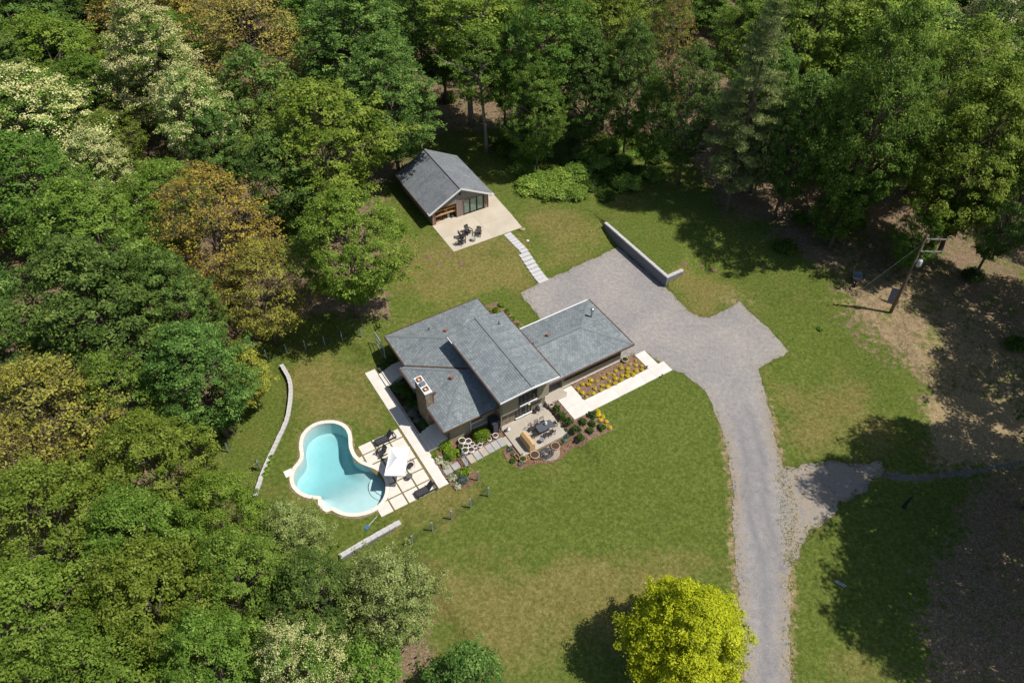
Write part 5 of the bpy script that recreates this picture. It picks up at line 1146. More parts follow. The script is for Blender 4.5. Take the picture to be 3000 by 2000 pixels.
LM = {
 'lawnleaf': leafmat('lawn_tuft_leaf', (.04, .06, .01), (.1, .13, .025), (.18, .21, .05), .3, .1),
 'dryleaf': leafmat('dry_leaf', (.12, .095, .035), (.22, .18, .08), (.36, .3, .16), .2, .1),
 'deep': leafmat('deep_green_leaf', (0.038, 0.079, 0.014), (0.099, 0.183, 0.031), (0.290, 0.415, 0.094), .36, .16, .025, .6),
 'green': leafmat('green_leaf', (0.049, 0.102, 0.010), (0.131, 0.236, 0.027), (0.300, 0.414, 0.083), .36, .16, .025, .6),
 'fresh': leafmat('fresh_green_leaf', (0.069, 0.124, 0.011), (0.189, 0.283, 0.028), (0.367, 0.457, 0.085), .36, .16, .025, .6),
 'pale': leafmat('pale_green_leaf', (0.089, 0.131, 0.025), (0.210, 0.276, 0.063), (0.443, 0.478, 0.181), .32, .35),
 'rust': leafmat('rust_new_leaf', (0.203, 0.113, 0.028), (0.435, 0.296, 0.051), (0.666, 0.536, 0.079), .35, .2, .03),
 'amber': leafmat('amber_new_leaf', (0.136, 0.129, 0.026), (0.316, 0.312, 0.046), (0.541, 0.547, 0.088), .35, .2, .03),
 'brown': leafmat('brown_new_leaf', (0.158, 0.112, 0.029), (0.329, 0.268, 0.061), (0.504, 0.440, 0.091), .3, .15, .03),
 'flower': leafmat('cream_blossom', (0.337, 0.331, 0.110), (0.550, 0.527, 0.221), (0.775, 0.748, 0.382), .25, .1, .02, .8),
 'gold': leafmat('golden_leaf', (0.152, 0.178, 0.004), (0.370, 0.429, 0.010), (0.587, 0.623, 0.030), .35, .2, .01),
 'pine': leafmat('pine_needle', (0.073, 0.119, 0.041), (0.182, 0.241, 0.074), (0.412, 0.442, 0.129), .15, .25, .03),
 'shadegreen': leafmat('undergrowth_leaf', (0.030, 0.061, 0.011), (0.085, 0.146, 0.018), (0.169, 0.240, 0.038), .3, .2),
 'bramble': leafmat('bramble_leaf', (0.079, 0.151, 0.021), (0.201, 0.324, 0.046), (0.375, 0.524, 0.090), .3, .2),
 'silver': leafmat('silver_leaf', (.09, .1, .07), (.2, .21, .16), (.34, .35, .28), .2, .2),
 'white': leafmat('white_variegated_leaf', (.14, .18, .06), (.48, .48, .3), (.75, .73, .58), .2, .2, .02),
 'lime': leafmat('lime_leaf', (0.065, 0.130, 0.008), (0.169, 0.286, 0.016), (0.312, 0.429, 0.039), .32, .25),
 'box': leafmat('boxwood_leaf', (0.021, 0.051, 0.009), (0.060, 0.120, 0.018), (0.128, 0.203, 0.038), .25, .3),
 'yellow': leafmat('yellow_flower', (.35, .26, .01), (.62, .48, .015), (.78, .64, .06), .25, .1, .01),
 'blue': leafmat('blue_green_leaf', (0.039, 0.065, 0.046), (0.098, 0.143, 0.104), (0.182, 0.234, 0.169), .2, .25),
}
def envelope(h, h0, p=1.0): x = np.clip((h - h0) / (1 - h0), 0, 1); return np.sin(np.pi * x ** p) ** .75
def make_tree(name, seed, Ht, Rd, leaf, k=44, rc=.72, size=.25, h0=.16, nprim=24, twig=False, flower=0.0, p=1.0, bark=None, aspect=.55, flat=.6, nshell=430, reach=.94):
    rs = np.random.RandomState(seed); m = MB(); C = []; OUT = []
    lean = rs.uniform(-.05, .05, 2)
    tz = lambda z: np.array([lean[0] * z + .25 * math.sin(z * .35 + seed), lean[1] * z + .25 * math.cos(z * .3 + seed), z])
    zs = np.linspace(-.3, Ht * .9, 9); r0 = Ht * .017
    m.tube([tz(z) for z in zs], [r0 * (1.25 if i == 0 else 1 - .88 * i / 8) for i in range(9)], 8)
    lob = rs.uniform(.72, 1.18, 9)                       # uneven crown outline, lobe by lobe
    for i in range(nprim):
        f = (i + .5) / nprim; hh = h0 + .06 + (1 - h0 - .08) * f ** .9; th = i * 2.39996 + rs.uniform(-.35, .35)
        lobe = lob[int((th % 6.283) / 6.283 * 9) % 9] * rs.uniform(.8, 1.12)
        ln = max(.8, Rd * envelope(hh, h0, p) * lobe * reach)
        zt = Ht * hh; zst = max(Ht * h0 * .7, zt - ln * rs.uniform(.45, .75)); st = tz(min(zst, Ht * .86)); d = np.array([math.cos(th), math.sin(th), 0])
        tip = tz(min(zt, Ht * .9)) * np.array([1, 1, 0]) + d * ln + np.array([0, 0, zt + rs.uniform(-.4, .4)])
        mid = st * .45 + tip * .55 + np.array([0, 0, ln * .1]) + rs.normal(size=3) * .2
        rr = r0 * .42 * (ln / Rd + .25)
        m.tube([st, mid, tip], [rr, rr * .6, rr * .15], 5, False)
        nsec = max(4, int(4 + ln * 1.25))
        for j in range(nsec):
            t_ = .3 + .75 * (j + rs.uniform(0, .9)) / nsec; t_ = min(t_, 1.0)
            b0 = (st * (1 - t_) ** 2 + mid * 2 * t_ * (1 - t_) + tip * t_ ** 2); sl = ln * rs.uniform(.2, .42) * (1.25 - .5 * t_) + .4
            sa = th + (1 if j % 2 else -1) * rs.uniform(.3, 1.35); sd_ = np.array([math.cos(sa), math.sin(sa), rs.uniform(.05, .65)]); e = b0 + sd_ * sl
            m.tube([b0, e], [rr * .32, rr * .08], 4, False)
            for q in (.55, 1.0):
                c = b0 + (e - b0) * q + rs.normal(size=3) * .22; C.append(c); OUT.append(sd_ * .6 + d * .4)
                if twig:
                    for _ in range(4): m.tube([c, c + unit(rs.normal(size=(1, 3)))[0] * rs.uniform(.5, 1.0) + np.array([0, 0, .3])], [.022, .006], 3, False)
    # clumps over the outer shell of the crown, swelling and sinking in lobes
    ph = rs.uniform(0, 6.28, 8); nsh = int(nshell * (Rd / 6.5) ** 1.4)
    for i in range(nsh):
        hh = h0 + (1 - h0) * (1 - ((i + .5) / nsh) ** .8) * .97 + .03; th = i * 2.39996 + rs.uniform(-.3, .3)
        bump = 1 + .1 * math.sin(3 * th + ph[0] + 4 * hh) + .09 * math.sin(5 * th + ph[1] - 9 * hh) + .08 * math.sin(11 * hh + ph[2] + 2 * th)
        r_ = Rd * envelope(hh, h0, p) * lob[int((th % 6.283) / 6.283 * 9) % 9] ** .5 * bump * rs.uniform(.8, 1.0)
        d = np.array([math.cos(th), math.sin(th), 0]); c = tz(min(Ht * hh, Ht * .9)) * np.array([1, 1, 0]) + d * r_ + np.array([0, 0, Ht * hh + rs.uniform(-.35, .35)])
        C.append(c); OUT.append(d * .8 + np.array([0, 0, .5]))
        if i % 3 == 0: m.tube([c - d * min(1.6, r_ * .5) - np.array([0, 0, .5]), c], [.03, .008], 3, False)
    for _ in range(14):
        C.append(tz(Ht * .93) + rs.normal(size=3) * np.array([.8, .8, .7])); OUT.append(np.array([0, 0, 1.0]))
    C = np.array(C); OUT = unit(np.array(OUT))
    tm = bpy.data.meshes.new(name + '_trunk'); tm.from_pydata(m.v, [], m.f); tm.materials.append(bark or BARK); tm.polygons.foreach_set('use_smooth', [True] * len(tm.polygons)); tm.update()
    fl = None
    if flower:
        hz = C[:, 2] / Ht; rad = np.hypot(C[:, 0], C[:, 1]) / Rd
        fl = np.where(rs.uniform(size=len(C)) < flower * np.clip(.45 + .6 * np.maximum(rad, hz - .2), 0, 1.1), .82, .1)
    cm = leaf_mesh(name + '_crown', C, OUT, k, rs.uniform(.7, 1.25, len(C)) * rc, size, rs, [LM[leaf], LM['flower']], flat, aspect, flower=fl, fsize=.2)
    return tm, cm, Ht, Rd, h0
def make_pine(name, seed, Ht, Rd):
    rs = np.random.RandomState(seed); m = MB(); C = []; OUT = []; RC = []
    m.tube([(0, 0, -.3), (.1, 0, Ht * .4), (0, .1, Ht)], [.32, .24, .03], 9)
    z = Ht * .16
    while z < Ht * .98:
        f = (z / Ht - .16) / .84; ln = Rd * (1 - f) ** .7 * min(1, .55 + f * 3) + .3
        for i in range(6):
            th = rs.uniform(0, 6.28); l2 = ln * rs.uniform(.65, 1.12); d = np.array([math.cos(th), math.sin(th), 0]); e = np.array([0, 0, z]) + d * l2 + np.array([0, 0, l2 * rs.uniform(-.08, .22)])
            m.tube([(0, 0, z), e], [.06, .015], 4, False)
            nn = max(2, int(l2 * 1.7))
            for j in range(nn):
                t_ = .3 + .7 * (j + .6) / nn
                for sgn in (-1, 1):
                    c = np.array([0, 0, z]) * (1 - t_) + e * t_ + np.array([-d[1], d[0], 0]) * sgn * rs.uniform(.1, .55) * (1.2 - t_ * .6) + np.array([0, 0, .1]); C.append(c); OUT.append(d + np.array([0, 0, .5])); RC.append(rs.uniform(.45, .75))
        z += .72
    C = np.array(C); OUT = unit(np.array(OUT))
    tm = bpy.data.meshes.new(name + '_trunk'); tm.from_pydata(m.v, [], m.f); tm.materials.append(BARK); tm.update()
    cm = leaf_mesh(name + '_crown', C, OUT, 34, np.array(RC), .34, rs, [LM['pine']], .32, .16, up=.35, spread=.8)
    return tm, cm, Ht, Rd, .16
PROTO = {
 'maple1': make_tree('maple1', 1, 18, 6.8, 'deep'), 'maple2': make_tree('maple2', 2, 19, 6.2, 'deep', nprim=26, p=.9),
 'maple3': make_tree('maple3', 3, 17, 7.0, 'green', nprim=24, p=1.1), 'oak1': make_tree('oak1', 4, 19, 6.5, 'green', k=38, size=.28),
 'ash1': make_tree('ash1', 5, 20, 6.0, 'fresh', k=36, rc=.8, p=1.05), 'ash2': make_tree('ash2', 6, 18, 6.6, 'fresh', k=40),
 'rust1': make_tree('rust1', 7, 18, 6.6, 'rust', k=15, rc=.7, size=.24, twig=True), 'rust2': make_tree('rust2', 8, 17, 6.2, 'amber', k=20, rc=.7, size=.24, twig=True),
 'locust1': make_tree('locust1', 9, 20, 5.6, 'green', k=40, flower=.8, p=.95, h0=.24), 'locust2': make_tree('locust2', 10, 17, 6.2, 'green', k=40, flower=.7),
 'pale1': make_tree('pale1', 11, 12, 5.0, 'pale', k=40, rc=.65, size=.22), 'gold1': make_tree('gold1', 12, 9.5, 5.0, 'gold', k=80, rc=.6, size=.18, h0=.08, nprim=30, p=.75, nshell=620, reach=.74),
 'pine1': make_pine('pine1', 13, 21, 5.2), 'tall1': make_tree('tall1', 14, 21, 5.0, 'fresh', k=30, h0=.42, nprim=18, bark=BARKL), 'small1': make_tree('small1', 15, 8, 3.4, 'green', k=26, rc=.55, size=.22, nprim=14),
}
def plant(name, label, cat, proto, loc, rxy, hz, rz, leaf=None, group=None, second=None):
    tm, cm, Ht, Rd, _ = PROTO[proto]
    t = thing(name, label, cat, loc, rz, group); t.scale = (rxy / Rd, rxy / Rd, hz / Ht)
    link(bpy.data.objects.new('trunk', tm), t); c = link(bpy.data.objects.new('crown', cm), t)
    if leaf: c.material_slots[0].link = 'OBJECT'; c.material_slots[0].material = LM[leaf]
    return t
def at_crown(u, v, hz, frac=.62):
    z = 0
    for _ in range(5): p = G(u * FULL, v * FULL, z + hz * frac); z = float(T(p.x, p.y))
    p.z = z - .05; return p
WOODS = 'trees of the surrounding woods'
rt = random.Random(21)
# u, v = middle of the visible crown in the photo, r = half width there, then height, kind, leaf, label
TREES = [
 (40, 60, 120, 19, 'maple1', None, 'grey green tree filling the top left corner of the picture'),
 (175, 25, 90, 18, 'oak1', 'deep', 'dark green tree at the top edge beside the top left corner'),
 (320, 25, 120, 19, 'rust1', None, 'orange brown sparse tree at the top edge behind the tall cream blossom tree'),
 (450, 20, 80, 18, 'rust2', None, 'olive and amber tree at the top edge between two brown trees'),
 (575, 80, 130, 19, 'rust1', 'brown', 'large brown thinly leafed tree near the top edge'),
 (350, 155, 100, 22, 'locust1', None, 'tallest cream blossomed tree standing in the upper left woods'),
 (455, 265, 85, 17, 'locust2', None, 'cream blossomed tree leaning right below the tallest blossom tree'),
 (125, 150, 110, 17, 'ash2', None, 'fresh yellow green tree left of the tallest blossom tree'),
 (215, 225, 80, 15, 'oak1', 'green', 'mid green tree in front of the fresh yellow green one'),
 (20, 190, 80, 17, 'maple2', None, 'dark green tree at the left edge behind the left blossom tree'),
 (250, 345, 70, 13, 'rust2', 'fresh', 'olive green small crown between the two blossom trees'),
 (70, 300, 130, 18, 'locust2', None, 'broad cream blossomed tree at the left edge of the woods'),
 (220, 405, 75, 15, 'locust1', None, 'lower cream blossomed crown to the right of the left edge blossom tree'),
 (90, 440, 125, 17, 'ash1', 'green', 'leafy green tree at the left edge below the left blossom trees'),
 (600, 225, 100, 15, 'small1', 'deep', 'dark green shaded tree below the large brown one'),
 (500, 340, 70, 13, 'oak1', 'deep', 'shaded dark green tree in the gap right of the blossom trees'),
 (810, 90, 135, 20, 'maple2', None, 'dark green maple at the top, left of the clearing gap'),
 (890, 220, 120, 19, 'maple1', None, 'dark green maple leaning over the rear corner of the shed'),
 (720, 330, 140, 19, 'oak1', 'fresh', 'big mid green tree left of the shed'),
 (790, 560, 135, 16, 'maple3', 'fresh', 'broad mid green tree overhanging the back lawn'),
 (640, 410, 90, 15, 'oak1', 'deep', 'shaded green tree between the orange tree and the big mid green one'),
 (470, 520, 135, 18, 'rust1', None, 'bright orange brown tree in the middle of the left woods'),
 (590, 660, 105, 13, 'rust2', None, 'amber yellow tree beside the fence behind the house'),
 (210, 560, 135, 19, 'maple1', 'green', 'tall green maple above the darkest maple on the left'),
 (210, 720, 160, 19, 'maple2', None, 'large dark green maple in the middle of the left edge woods'),
 (400, 700, 100, 16, 'maple1', None, 'dark green maple in front of the bright orange tree'),
 (455, 850, 115, 15, 'maple2', None, 'dark green maple overhanging the left fence'),
 (560, 860, 55, 9, 'small1', 'amber', 'small amber tree at the bend of the fence'),
 (5, 790, 80, 17, 'maple1', None, 'dark green tree at the left edge behind the yellow leafed tree'),
 (90, 960, 140, 17, 'rust2', None, 'yellow and brown new leafed tree at the left edge'),
 (265, 930, 85, 14, 'rust2', 'fresh', 'yellow green tree to the right of the left edge yellow and brown one'),
 (60, 1100, 100, 15, 'rust1', 'brown', 'thin brown twiggy tree at the left edge'),
 (370, 1080, 135, 16, 'maple3', 'fresh', 'green tree left of the pool, above the small person'),
 (520, 1180, 95, 13, 'maple3', 'fresh', 'bright green tree standing nearest the pool on the left'),
 (130, 1230, 140, 17, 'ash2', None, 'yellow green tree at the left edge in the lower woods'),
 (330, 1250, 120, 16, 'maple1', 'green', 'green tree in the middle of the lower left woods'),
 (660, 1230, 75, 10, 'pale1', None, 'pale green small tree closest to the lower pool wall'),
 (100, 1430, 150, 17, 'ash2', 'fresh', 'broad yellow green tree in the bottom left corner'),
 (340, 1400, 140, 17, 'maple3', 'fresh', 'glossy mid green tree near the bottom edge, left of centre'),
 (560, 1340, 115, 15, 'maple1', 'green', 'dark leafed tree below the pool wall'),
 (720, 1370, 105, 13, 'oak1', 'deep', 'blue green tree left of the pale tree on the lawn edge'),
 (880, 1370, 105, 12, 'pale1', None, 'pale silvery green tree at the edge of the big lawn'),
 (250, 1570, 130, 15, 'ash1', 'fresh', 'green tree cut by the bottom edge at the far left'),
 (490, 1530, 120, 15, 'maple1', 'green', 'dark green tree cut by the bottom edge'),
 (700, 1525, 100, 13, 'locust2', None, 'cream blossomed tree at the bottom edge'),
 (850, 1545, 80, 8, 'small1', 'green', 'low green young tree at the bottom edge beside the blossom tree'),
 (1075, 1560, 85, 6, 'small1', 'deep', 'small dark green tree at the bottom edge of the lawn'),
 (1075, 70, 105, 19, 'tall1', None, 'tall yellow green tree at the top edge behind the shed'),
 (1110, 180, 70, 15, 'tall1', 'green', 'tall tree with a bare pale trunk behind the shed'),
 (1010, 40, 80, 18, 'oak1', 'deep', 'shaded dark tree at the top edge of the clearing gap'),
 (1255, 110, 115, 20, 'maple1', 'green', 'tall green tree at the top edge right of the clearing gap'),
 (1235, 250, 75, 13, 'maple3', 'green', 'lower green tree above the bramble thicket'),
 (1400, 80, 90, 19, 'maple2', 'fresh', 'yellow green tree at the top edge in the middle right'),
 (1450, 180, 75, 16, 'maple1', None, 'dark green tree behind the bramble thicket'),
 (1590, 235, 70, 15, 'oak1', 'deep', 'shaded dark tree left of the foot of the tall pine'),
 (1500, 265, 55, 12, 'maple1', 'green', 'low shaded tree behind the right end of the thicket'),
 (1345, 190, 75, 15, 'maple2', 'deep', 'shaded dark tree behind the middle of the thicket'),
 (1160, 120, 60, 16, 'maple1', 'green', 'green tree filling the gap behind the pale bare trunk'),
 (1545, 120, 60, 17, 'rust1', 'brown', 'dark brownish tree left of the tall pine'),
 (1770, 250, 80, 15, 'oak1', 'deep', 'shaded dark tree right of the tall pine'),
 (1850, 90, 130, 20, 'ash2', 'fresh', 'bright green tree at the top edge right of the pine'),
 (2050, 110, 130, 20, 'ash1', None, 'bright yellow green tall tree at the top edge, upper right'),
 (2000, 290, 125, 17, 'ash2', 'green', 'green tree in the middle of the right hand woods'),
 (2110, 545, 52, 8, 'maple3', 'green', 'low green tree directly behind the utility pole'),
 (2285, 320, 105, 19, 'ash2', 'green', 'green tree at the right edge between the blossom corner and the pole'),
 (2345, 450, 70, 16, 'maple1', None, 'dark leafed tree at the right edge above the dappled litter'),
 (2180, 210, 105, 18, 'ash1', 'fresh', 'bright green crown left of the corner blossom tree'),
 (2300, 90, 85, 20, 'locust2', None, 'pinkish cream blossomed tree in the top right corner'),
 (2330, 260, 70, 15, 'oak1', 'deep', 'dark tree at the right edge below the corner blossom tree'),
 (1930, 490, 60, 6, 'small1', 'green', 'small tree at the edge of the leaf litter'),
 (1570, 1440, 150, 10.5, 'gold1', None, 'golden yellow tree on the lawn beside the drive'),
]
for (u, v, r, hz, pr, lf, lab) in TREES:
    if u > 1500 and v < 330: hz *= 1.25
    elif u > 960 and v < 620: hz *= 1.15
    loc = at_crown(u, v, hz); dist = math.sqrt(loc.x ** 2 + loc.y ** 2 + (CAM_H - hz * .62) ** 2)
    nm = {'locust1': 'blossom_tree', 'locust2': 'blossom_tree', 'pine1': 'pine_tree', 'gold1': 'golden_tree', 'maple1': 'maple_tree', 'maple2': 'maple_tree', 'maple3': 'maple_tree', 'oak1': 'oak_tree', 'ash1': 'ash_tree', 'ash2': 'ash_tree'}.get(pr, 'woodland_tree')
    plant(nm, lab, 'tree', pr, loc, r * FULL * dist / FOC * (.9 if pr == 'gold1' else .96), hz, rt.uniform(0, 6.28), lf, None if pr == 'gold1' else WOODS)
# trees whose foot can be placed: u, v = foot of the trunk in the photo
for (u, v, rr_, hz, pr, lf, nm, lab) in ((1668, 482, 5.6, 27, 'pine1', None, 'pine_tree', 'tall grey green pine standing at the edge of the litter'), (1720, 470, 3.2, 15, 'small1', 'pine', 'woodland_tree', 'slim dark tree beside the foot of the tall pine'),
                                     (1905, 575, 6.4, 29, 'maple1', 'green', 'maple_tree', 'shaded tall tree left of the broad bright maple'), (2120, 590, 7.6, 23, 'maple3', 'fresh', 'maple_tree', 'broad bright green maple behind the utility pole'), (1780, 500, 4.6, 19, 'oak1', 'deep', 'oak_tree', 'dark tree just right of the tall pine')):
    p_ = P(u * FULL, v * FULL); p_.z -= .05; plant(nm, lab, 'tree', pr, p_, rr_ * .85, hz, rt.uniform(0, 6.28), lf, WOODS)
# trees just beyond the right edge of the picture, whose shade falls on the lawn
for x, y, rr_, hz, pr, lab in ((50.5, 39.5, 7.0, 27, 'maple3', 'tree off to the right between the two that shade the lower lawn'), (46, 30.5, 7.2, 27, 'oak1', 'tree off to the right shading the middle of the lower right lawn'), (45.5, 36.5, 7.4, 28, 'maple1', 'large tree off to the right shading the lower lawn'), (43, 24, 7, 26, 'maple3', 'tree off to the right shading the bottom right corner'), (59, 49, 7.2, 26, 'oak1', 'tree off to the right shading the gravel track'), (61, 59, 7, 26, 'maple2', 'tree off to the right shading the litter'), (70, 73, 6.8, 22, 'maple1', 'tree off to the right behind the shaded litter')):
    plant('maple_tree', lab, 'tree', pr, (x, y, float(T(x, y)) - .05), rr_, hz, rt.uniform(0, 6.28), None, WOODS)

# crowded trees behind and between: only slivers of them show
def fill_woods():
    rs = np.random.RandomState(5); have = [o.location.xy.copy() for o in bpy.data.objects if o.get('category') == 'tree']
    clear = np.array(FP([(830, 600), (830, 480), (880, 380), (990, 330), (1010, 150), (1050, 330), (1180, 310), (1560, 310), (1660, 430), (1990, 470), (2250, 540), (2500, 560), (2500, 1700), (880, 1700), (960, 1500), (900, 1300), (560, 1180), (430, 1130), (470, 900), (560, 770), (690, 700), (830, 700)]))
    n = 0
    for _ in range(4000):
        x, y = rs.uniform(-120, 125), rs.uniform(18, 168)
        if (x > 30 and y < 78) or abs(x) > 22 + y * (.88 if x < 0 else .72) or inside(np.array([[x, y]]), clear)[0] or polydist(np.array([[x, y]]), clear)[0] < 4.5: continue
        if any((h.x - x) ** 2 + (h.y - y) ** 2 < 9.0 ** 2 for h in have): continue
        have.append(Vector((x, y))); hz = rs.uniform(13, 18); pr = ('maple1', 'maple2', 'maple3', 'oak1', 'ash1', 'ash2')[rs.randint(6)]; lf = ('deep', 'green', 'green', 'fresh')[rs.randint(4)]
        side = 'at the far left' if x < -45 else 'in the upper left' if x < -8 else 'behind the shed' if x < 25 else 'on the upper right' if y > 70 else 'on the right'
        dep = 'far back' if y > 125 else 'deep' if y > 85 else 'crowded'
        plant('woodland_tree', '%s green tree %s in the %s woods, hemmed in by other crowns' % ({'deep': 'dark', 'green': 'mid', 'fresh': 'light'}[lf], dep if dep != 'crowded' else 'crowded', {'at the far left': 'far left', 'in the upper left': 'upper left', 'behind the shed': 'top middle', 'on the upper right': 'upper right', 'on the right': 'right hand'}[side]), 'tree', pr, (x, y, float(T(x, y)) - .05), rs.uniform(5.2, 7.2), hz, rs.uniform(0, 6.28), lf, WOODS); n += 1
    print('filler trees', n)
fill_woods()
_cls = {}
WORDS = 'first second third fourth fifth sixth seventh eighth ninth tenth eleventh twelfth thirteenth fourteenth fifteenth sixteenth seventeenth eighteenth nineteenth twentieth twenty-first twenty-second twenty-third twenty-fourth twenty-fifth twenty-sixth twenty-seventh twenty-eighth twenty-ninth thirtieth'.split()
for o in bpy.data.objects:
    if o.get('category') == 'tree' and 'hemmed in' in o['label']: _cls.setdefault(o['label'], []).append(o)
for lab, os_ in _cls.items():
    os_.sort(key=lambda o: o.location.x / (o.location.y + 40))
    if len(os_) > 1:
        for k, o in enumerate(os_): o['label'] = lab.replace(', hemmed in by other crowns', ', %s from the left' % WORDS[k])

# ------------------------------------------------------------------ shrubs and bedding
def blob(name, seed, r, k, size, leaf, n=26, flat=.85, aspect=.5, spread=.6, upb=.5, shape='ball', hang=0.0):
    rs = np.random.RandomState(seed); d = unit(rs.normal(size=(n, 3))); d[:, 2] = np.abs(d[:, 2])
    C = d * r * rs.uniform(.45, .85, (n, 1)) * np.array([1, 1, flat]) + np.array([0, 0, r * .25])
    cm = leaf_mesh(name + '_leaves', C, d, k, r * .34, size, rs, [LM[leaf]], .8, aspect, up=upb, spread=spread, hang=hang)
    m = MB()
    for i in range(0, n, 2): m.tube([(0, 0, -.05), C[i] * .5 + np.array([0, 0, 0]), C[i]], [r * .04, r * .03, r * .012], 4, False)
    tm = bpy.data.meshes.new(name + '_stems'); tm.from_pydata(m.v, [], m.f); tm.materials.append(BARK); tm.update()
    return tm, cm
def tuft(name, seed, r, n, leaf):
    """radial clump of narrow upright leaves"""
    rs = np.random.RandomState(seed); V = []; F = []
    for i in range(n):
        th = rs.uniform(0, 6.28); o = rs.uniform(.3, 1.0); d = np.array([math.cos(th), math.sin(th), 0]); s_ = np.array([-d[1], d[0], 0]) * .022 * r / .3
        b = d * r * .1 * rs.uniform(0, 1); mid = b + d * r * o * .5 + np.array([0, 0, r * (1.15 - .3 * o)]); tip = b + d * r * o * 1.05 + np.array([0, 0, r * (1.25 - .75 * o)])
        k = len(V); V += [b - s_, b + s_, mid + s_ * 1.5, mid - s_ * 1.5, tip]; F += [(k, k + 1, k + 2, k + 3), (k + 3, k + 2, k + 4)]
    me = bpy.data.meshes.new(name + '_leaves'); me.from_pydata([tuple(v) for v in V], [], F); me.materials.append(LM[leaf]); at = me.attributes.new('v', 'FLOAT', 'FACE'); at.data.foreach_set('value', np.repeat(rs.uniform(0, 1, n), 2).astype(np.float32))
    return me
BL = {'box1': blob('box1', 1, .42, 38, .11, 'box', upb=.3, spread=.7), 'box2': blob('box2', 2, .42, 38, .11, 'box', upb=.3, spread=.7), 'lime1': blob('lime1', 3, .6, 46, .13, 'lime', 30), 'bush1': blob('bush1', 4, .9, 60, .15, 'lime', 44), 'dark1': blob('dark1', 5, .8, 48, .14, 'deep', 36),
      'white1': blob('white1', 6, .6, 46, .12, 'white', 34, .7), 'silver1': blob('silver1', 7, .6, 44, .13, 'silver', 30, .7), 'blue1': blob('blue1', 8, .6, 44, .12, 'blue', 30, .7), 'bram1': blob('bram1', 9, 1.5, 60, .2, 'bramble', 46, .62), 'bram2': blob('bram2', 10, 1.5, 60, .2, 'shadegreen', 46, .55), 'yel1': blob('yel1', 11, .3, 26, .1, 'yellow', 18, .8, .4), 'hosta1': blob('hosta1', 12, .36, 14, .2, 'blue', 12, .5, .6), 'moss1': blob('moss1', 13, .3, 22, .08, 'box', 14, .5)}
TF = {'yellow': tuft('yellow_clump', 1, .3, 110, 'yellow'), 'yellow2': tuft('yellow_clump2', 2, .27, 90, 'yellow'), 'grass': tuft('grass_clump', 3, .3, 90, 'lime')}
def shrub(name, label, key, loc, r, group=None, base=None, hz=1.0, cat='shrub'):
    t = thing(name, label, cat, loc, rt.uniform(0, 6.28), group); tm, cm = BL[key]; rad = {'bush1': .9, 'dark1': .8, 'bram1': 1.5, 'bram2': 1.5, 'box1': .42, 'box2': .42, 'yel1': .3, 'hosta1': .36, 'moss1': .3}.get(key, .6)
    t.scale = (r / rad,) * 2 + (r / rad * hz,)
    link(bpy.data.objects.new('stems', tm), t); link(bpy.data.objects.new('leaves', cm), t); return t
YB = [(1.30, .79), (.47, .92), (.92, 1.34), (1.34, 1.7), (-.61, .87), (-.13, 1.3), (-1.31, .85), (-.42, 1.68), (.46, 1.98), (1.02, 2.15), (-2.18, .77), (-1.77, 1.2), (-1.14, 1.73), (-.77, 2.06), (-.11, 2.2), (-2.92, 1.01), (-1.98, 1.72), (-1.6, 2.15), (-4.21, .63), (-3.74, 1.03), (-2.69, 1.7), (-2.42, 2.2), (-5.25, .6), (-4.74, .92), (-3.65, 1.76), (-3.27, 2.18), (-5.95, .86), (-4.53, 1.71), (-4.12, 2.18), (-5.9, 1.5), (-5.36, 1.95), (-5.01, 2.15), (-5.85, 2.15)]
def yellow_clump(a, b, s_, label, grp):
    t = thing('yellow_flower_clump', label, 'flower', H(a, b + .12, Th(a, b) + .04), rt.uniform(0, 6), grp); t.scale = (s_,) * 3
    c = link(bpy.data.objects.new('blades', TF[rt.choice(('yellow', 'yellow2'))]), t); tm, cm = BL['yel1']; link(bpy.data.objects.new('blossoms', cm), t)
ORD = ['first', 'second', 'third', 'fourth', 'fifth', 'sixth', 'seventh', 'eighth', 'ninth', 'tenth', 'eleventh', 'twelfth', 'thirteenth', 'fourteenth', 'fifteenth', 'sixteenth']
for row, lo, hi in (('back', -9, 1.25), ('middle', 1.25, 1.9), ('front', 1.9, 9)):
    for k, (a, b) in enumerate(sorted(p for p in YB if lo <= p[1] < hi)):
        yellow_clump(a, b, rt.uniform(.65, 1.0), 'yellow flower clump, %s from the left in the %s row of the garage bed' % (ORD[k], row), 'yellow clumps in the garage bed')
for k, (a, b) in enumerate(((-5.95, 4.25), (-6.2, 4.6), (-5.95, 5.0), (-6.35, 5.2), (-5.98, 5.65), (-6.4, 5.95), (-6.1, 6.35))): yellow_clump(a, b, rt.uniform(.75, 1.0), 'yellow flower clump, %s down from the walk along the lawn edge of the shrub bed' % ORD[k], 'yellow clumps at the lawn edge')
for i, (a, b, lab) in enumerate(((-9.1, 1.9, 'nearest the porch'), (-9.15, 2.85, 'second from the porch along the patio'), (-9.05, 3.8, 'third from the porch along the patio'), (-8.0, 4.7, 'just below the tip of the white walk'), (-6.75, 4.5, 'closest to the upper yellow clumps'), (-7.3, 5.25, 'in the middle of the mulch beside the yellow clumps'), (-8.95, 4.95, 'at the right corner of the patio'), (-8.0, 5.9, 'in the middle of the lowest row'), (-6.8, 6.1, 'at the right end of the lowest row'), (-9.15, 5.9, 'at the left end of the lowest row'))):
    shrub('boxwood', 'dark green rounded shrub ' + lab, ('box1', 'box2')[i % 2], H(a, b, Th(a, b) + .03), rt.uniform(.4, .5), 'shrubs in the bed by the patio', hz=1.1)
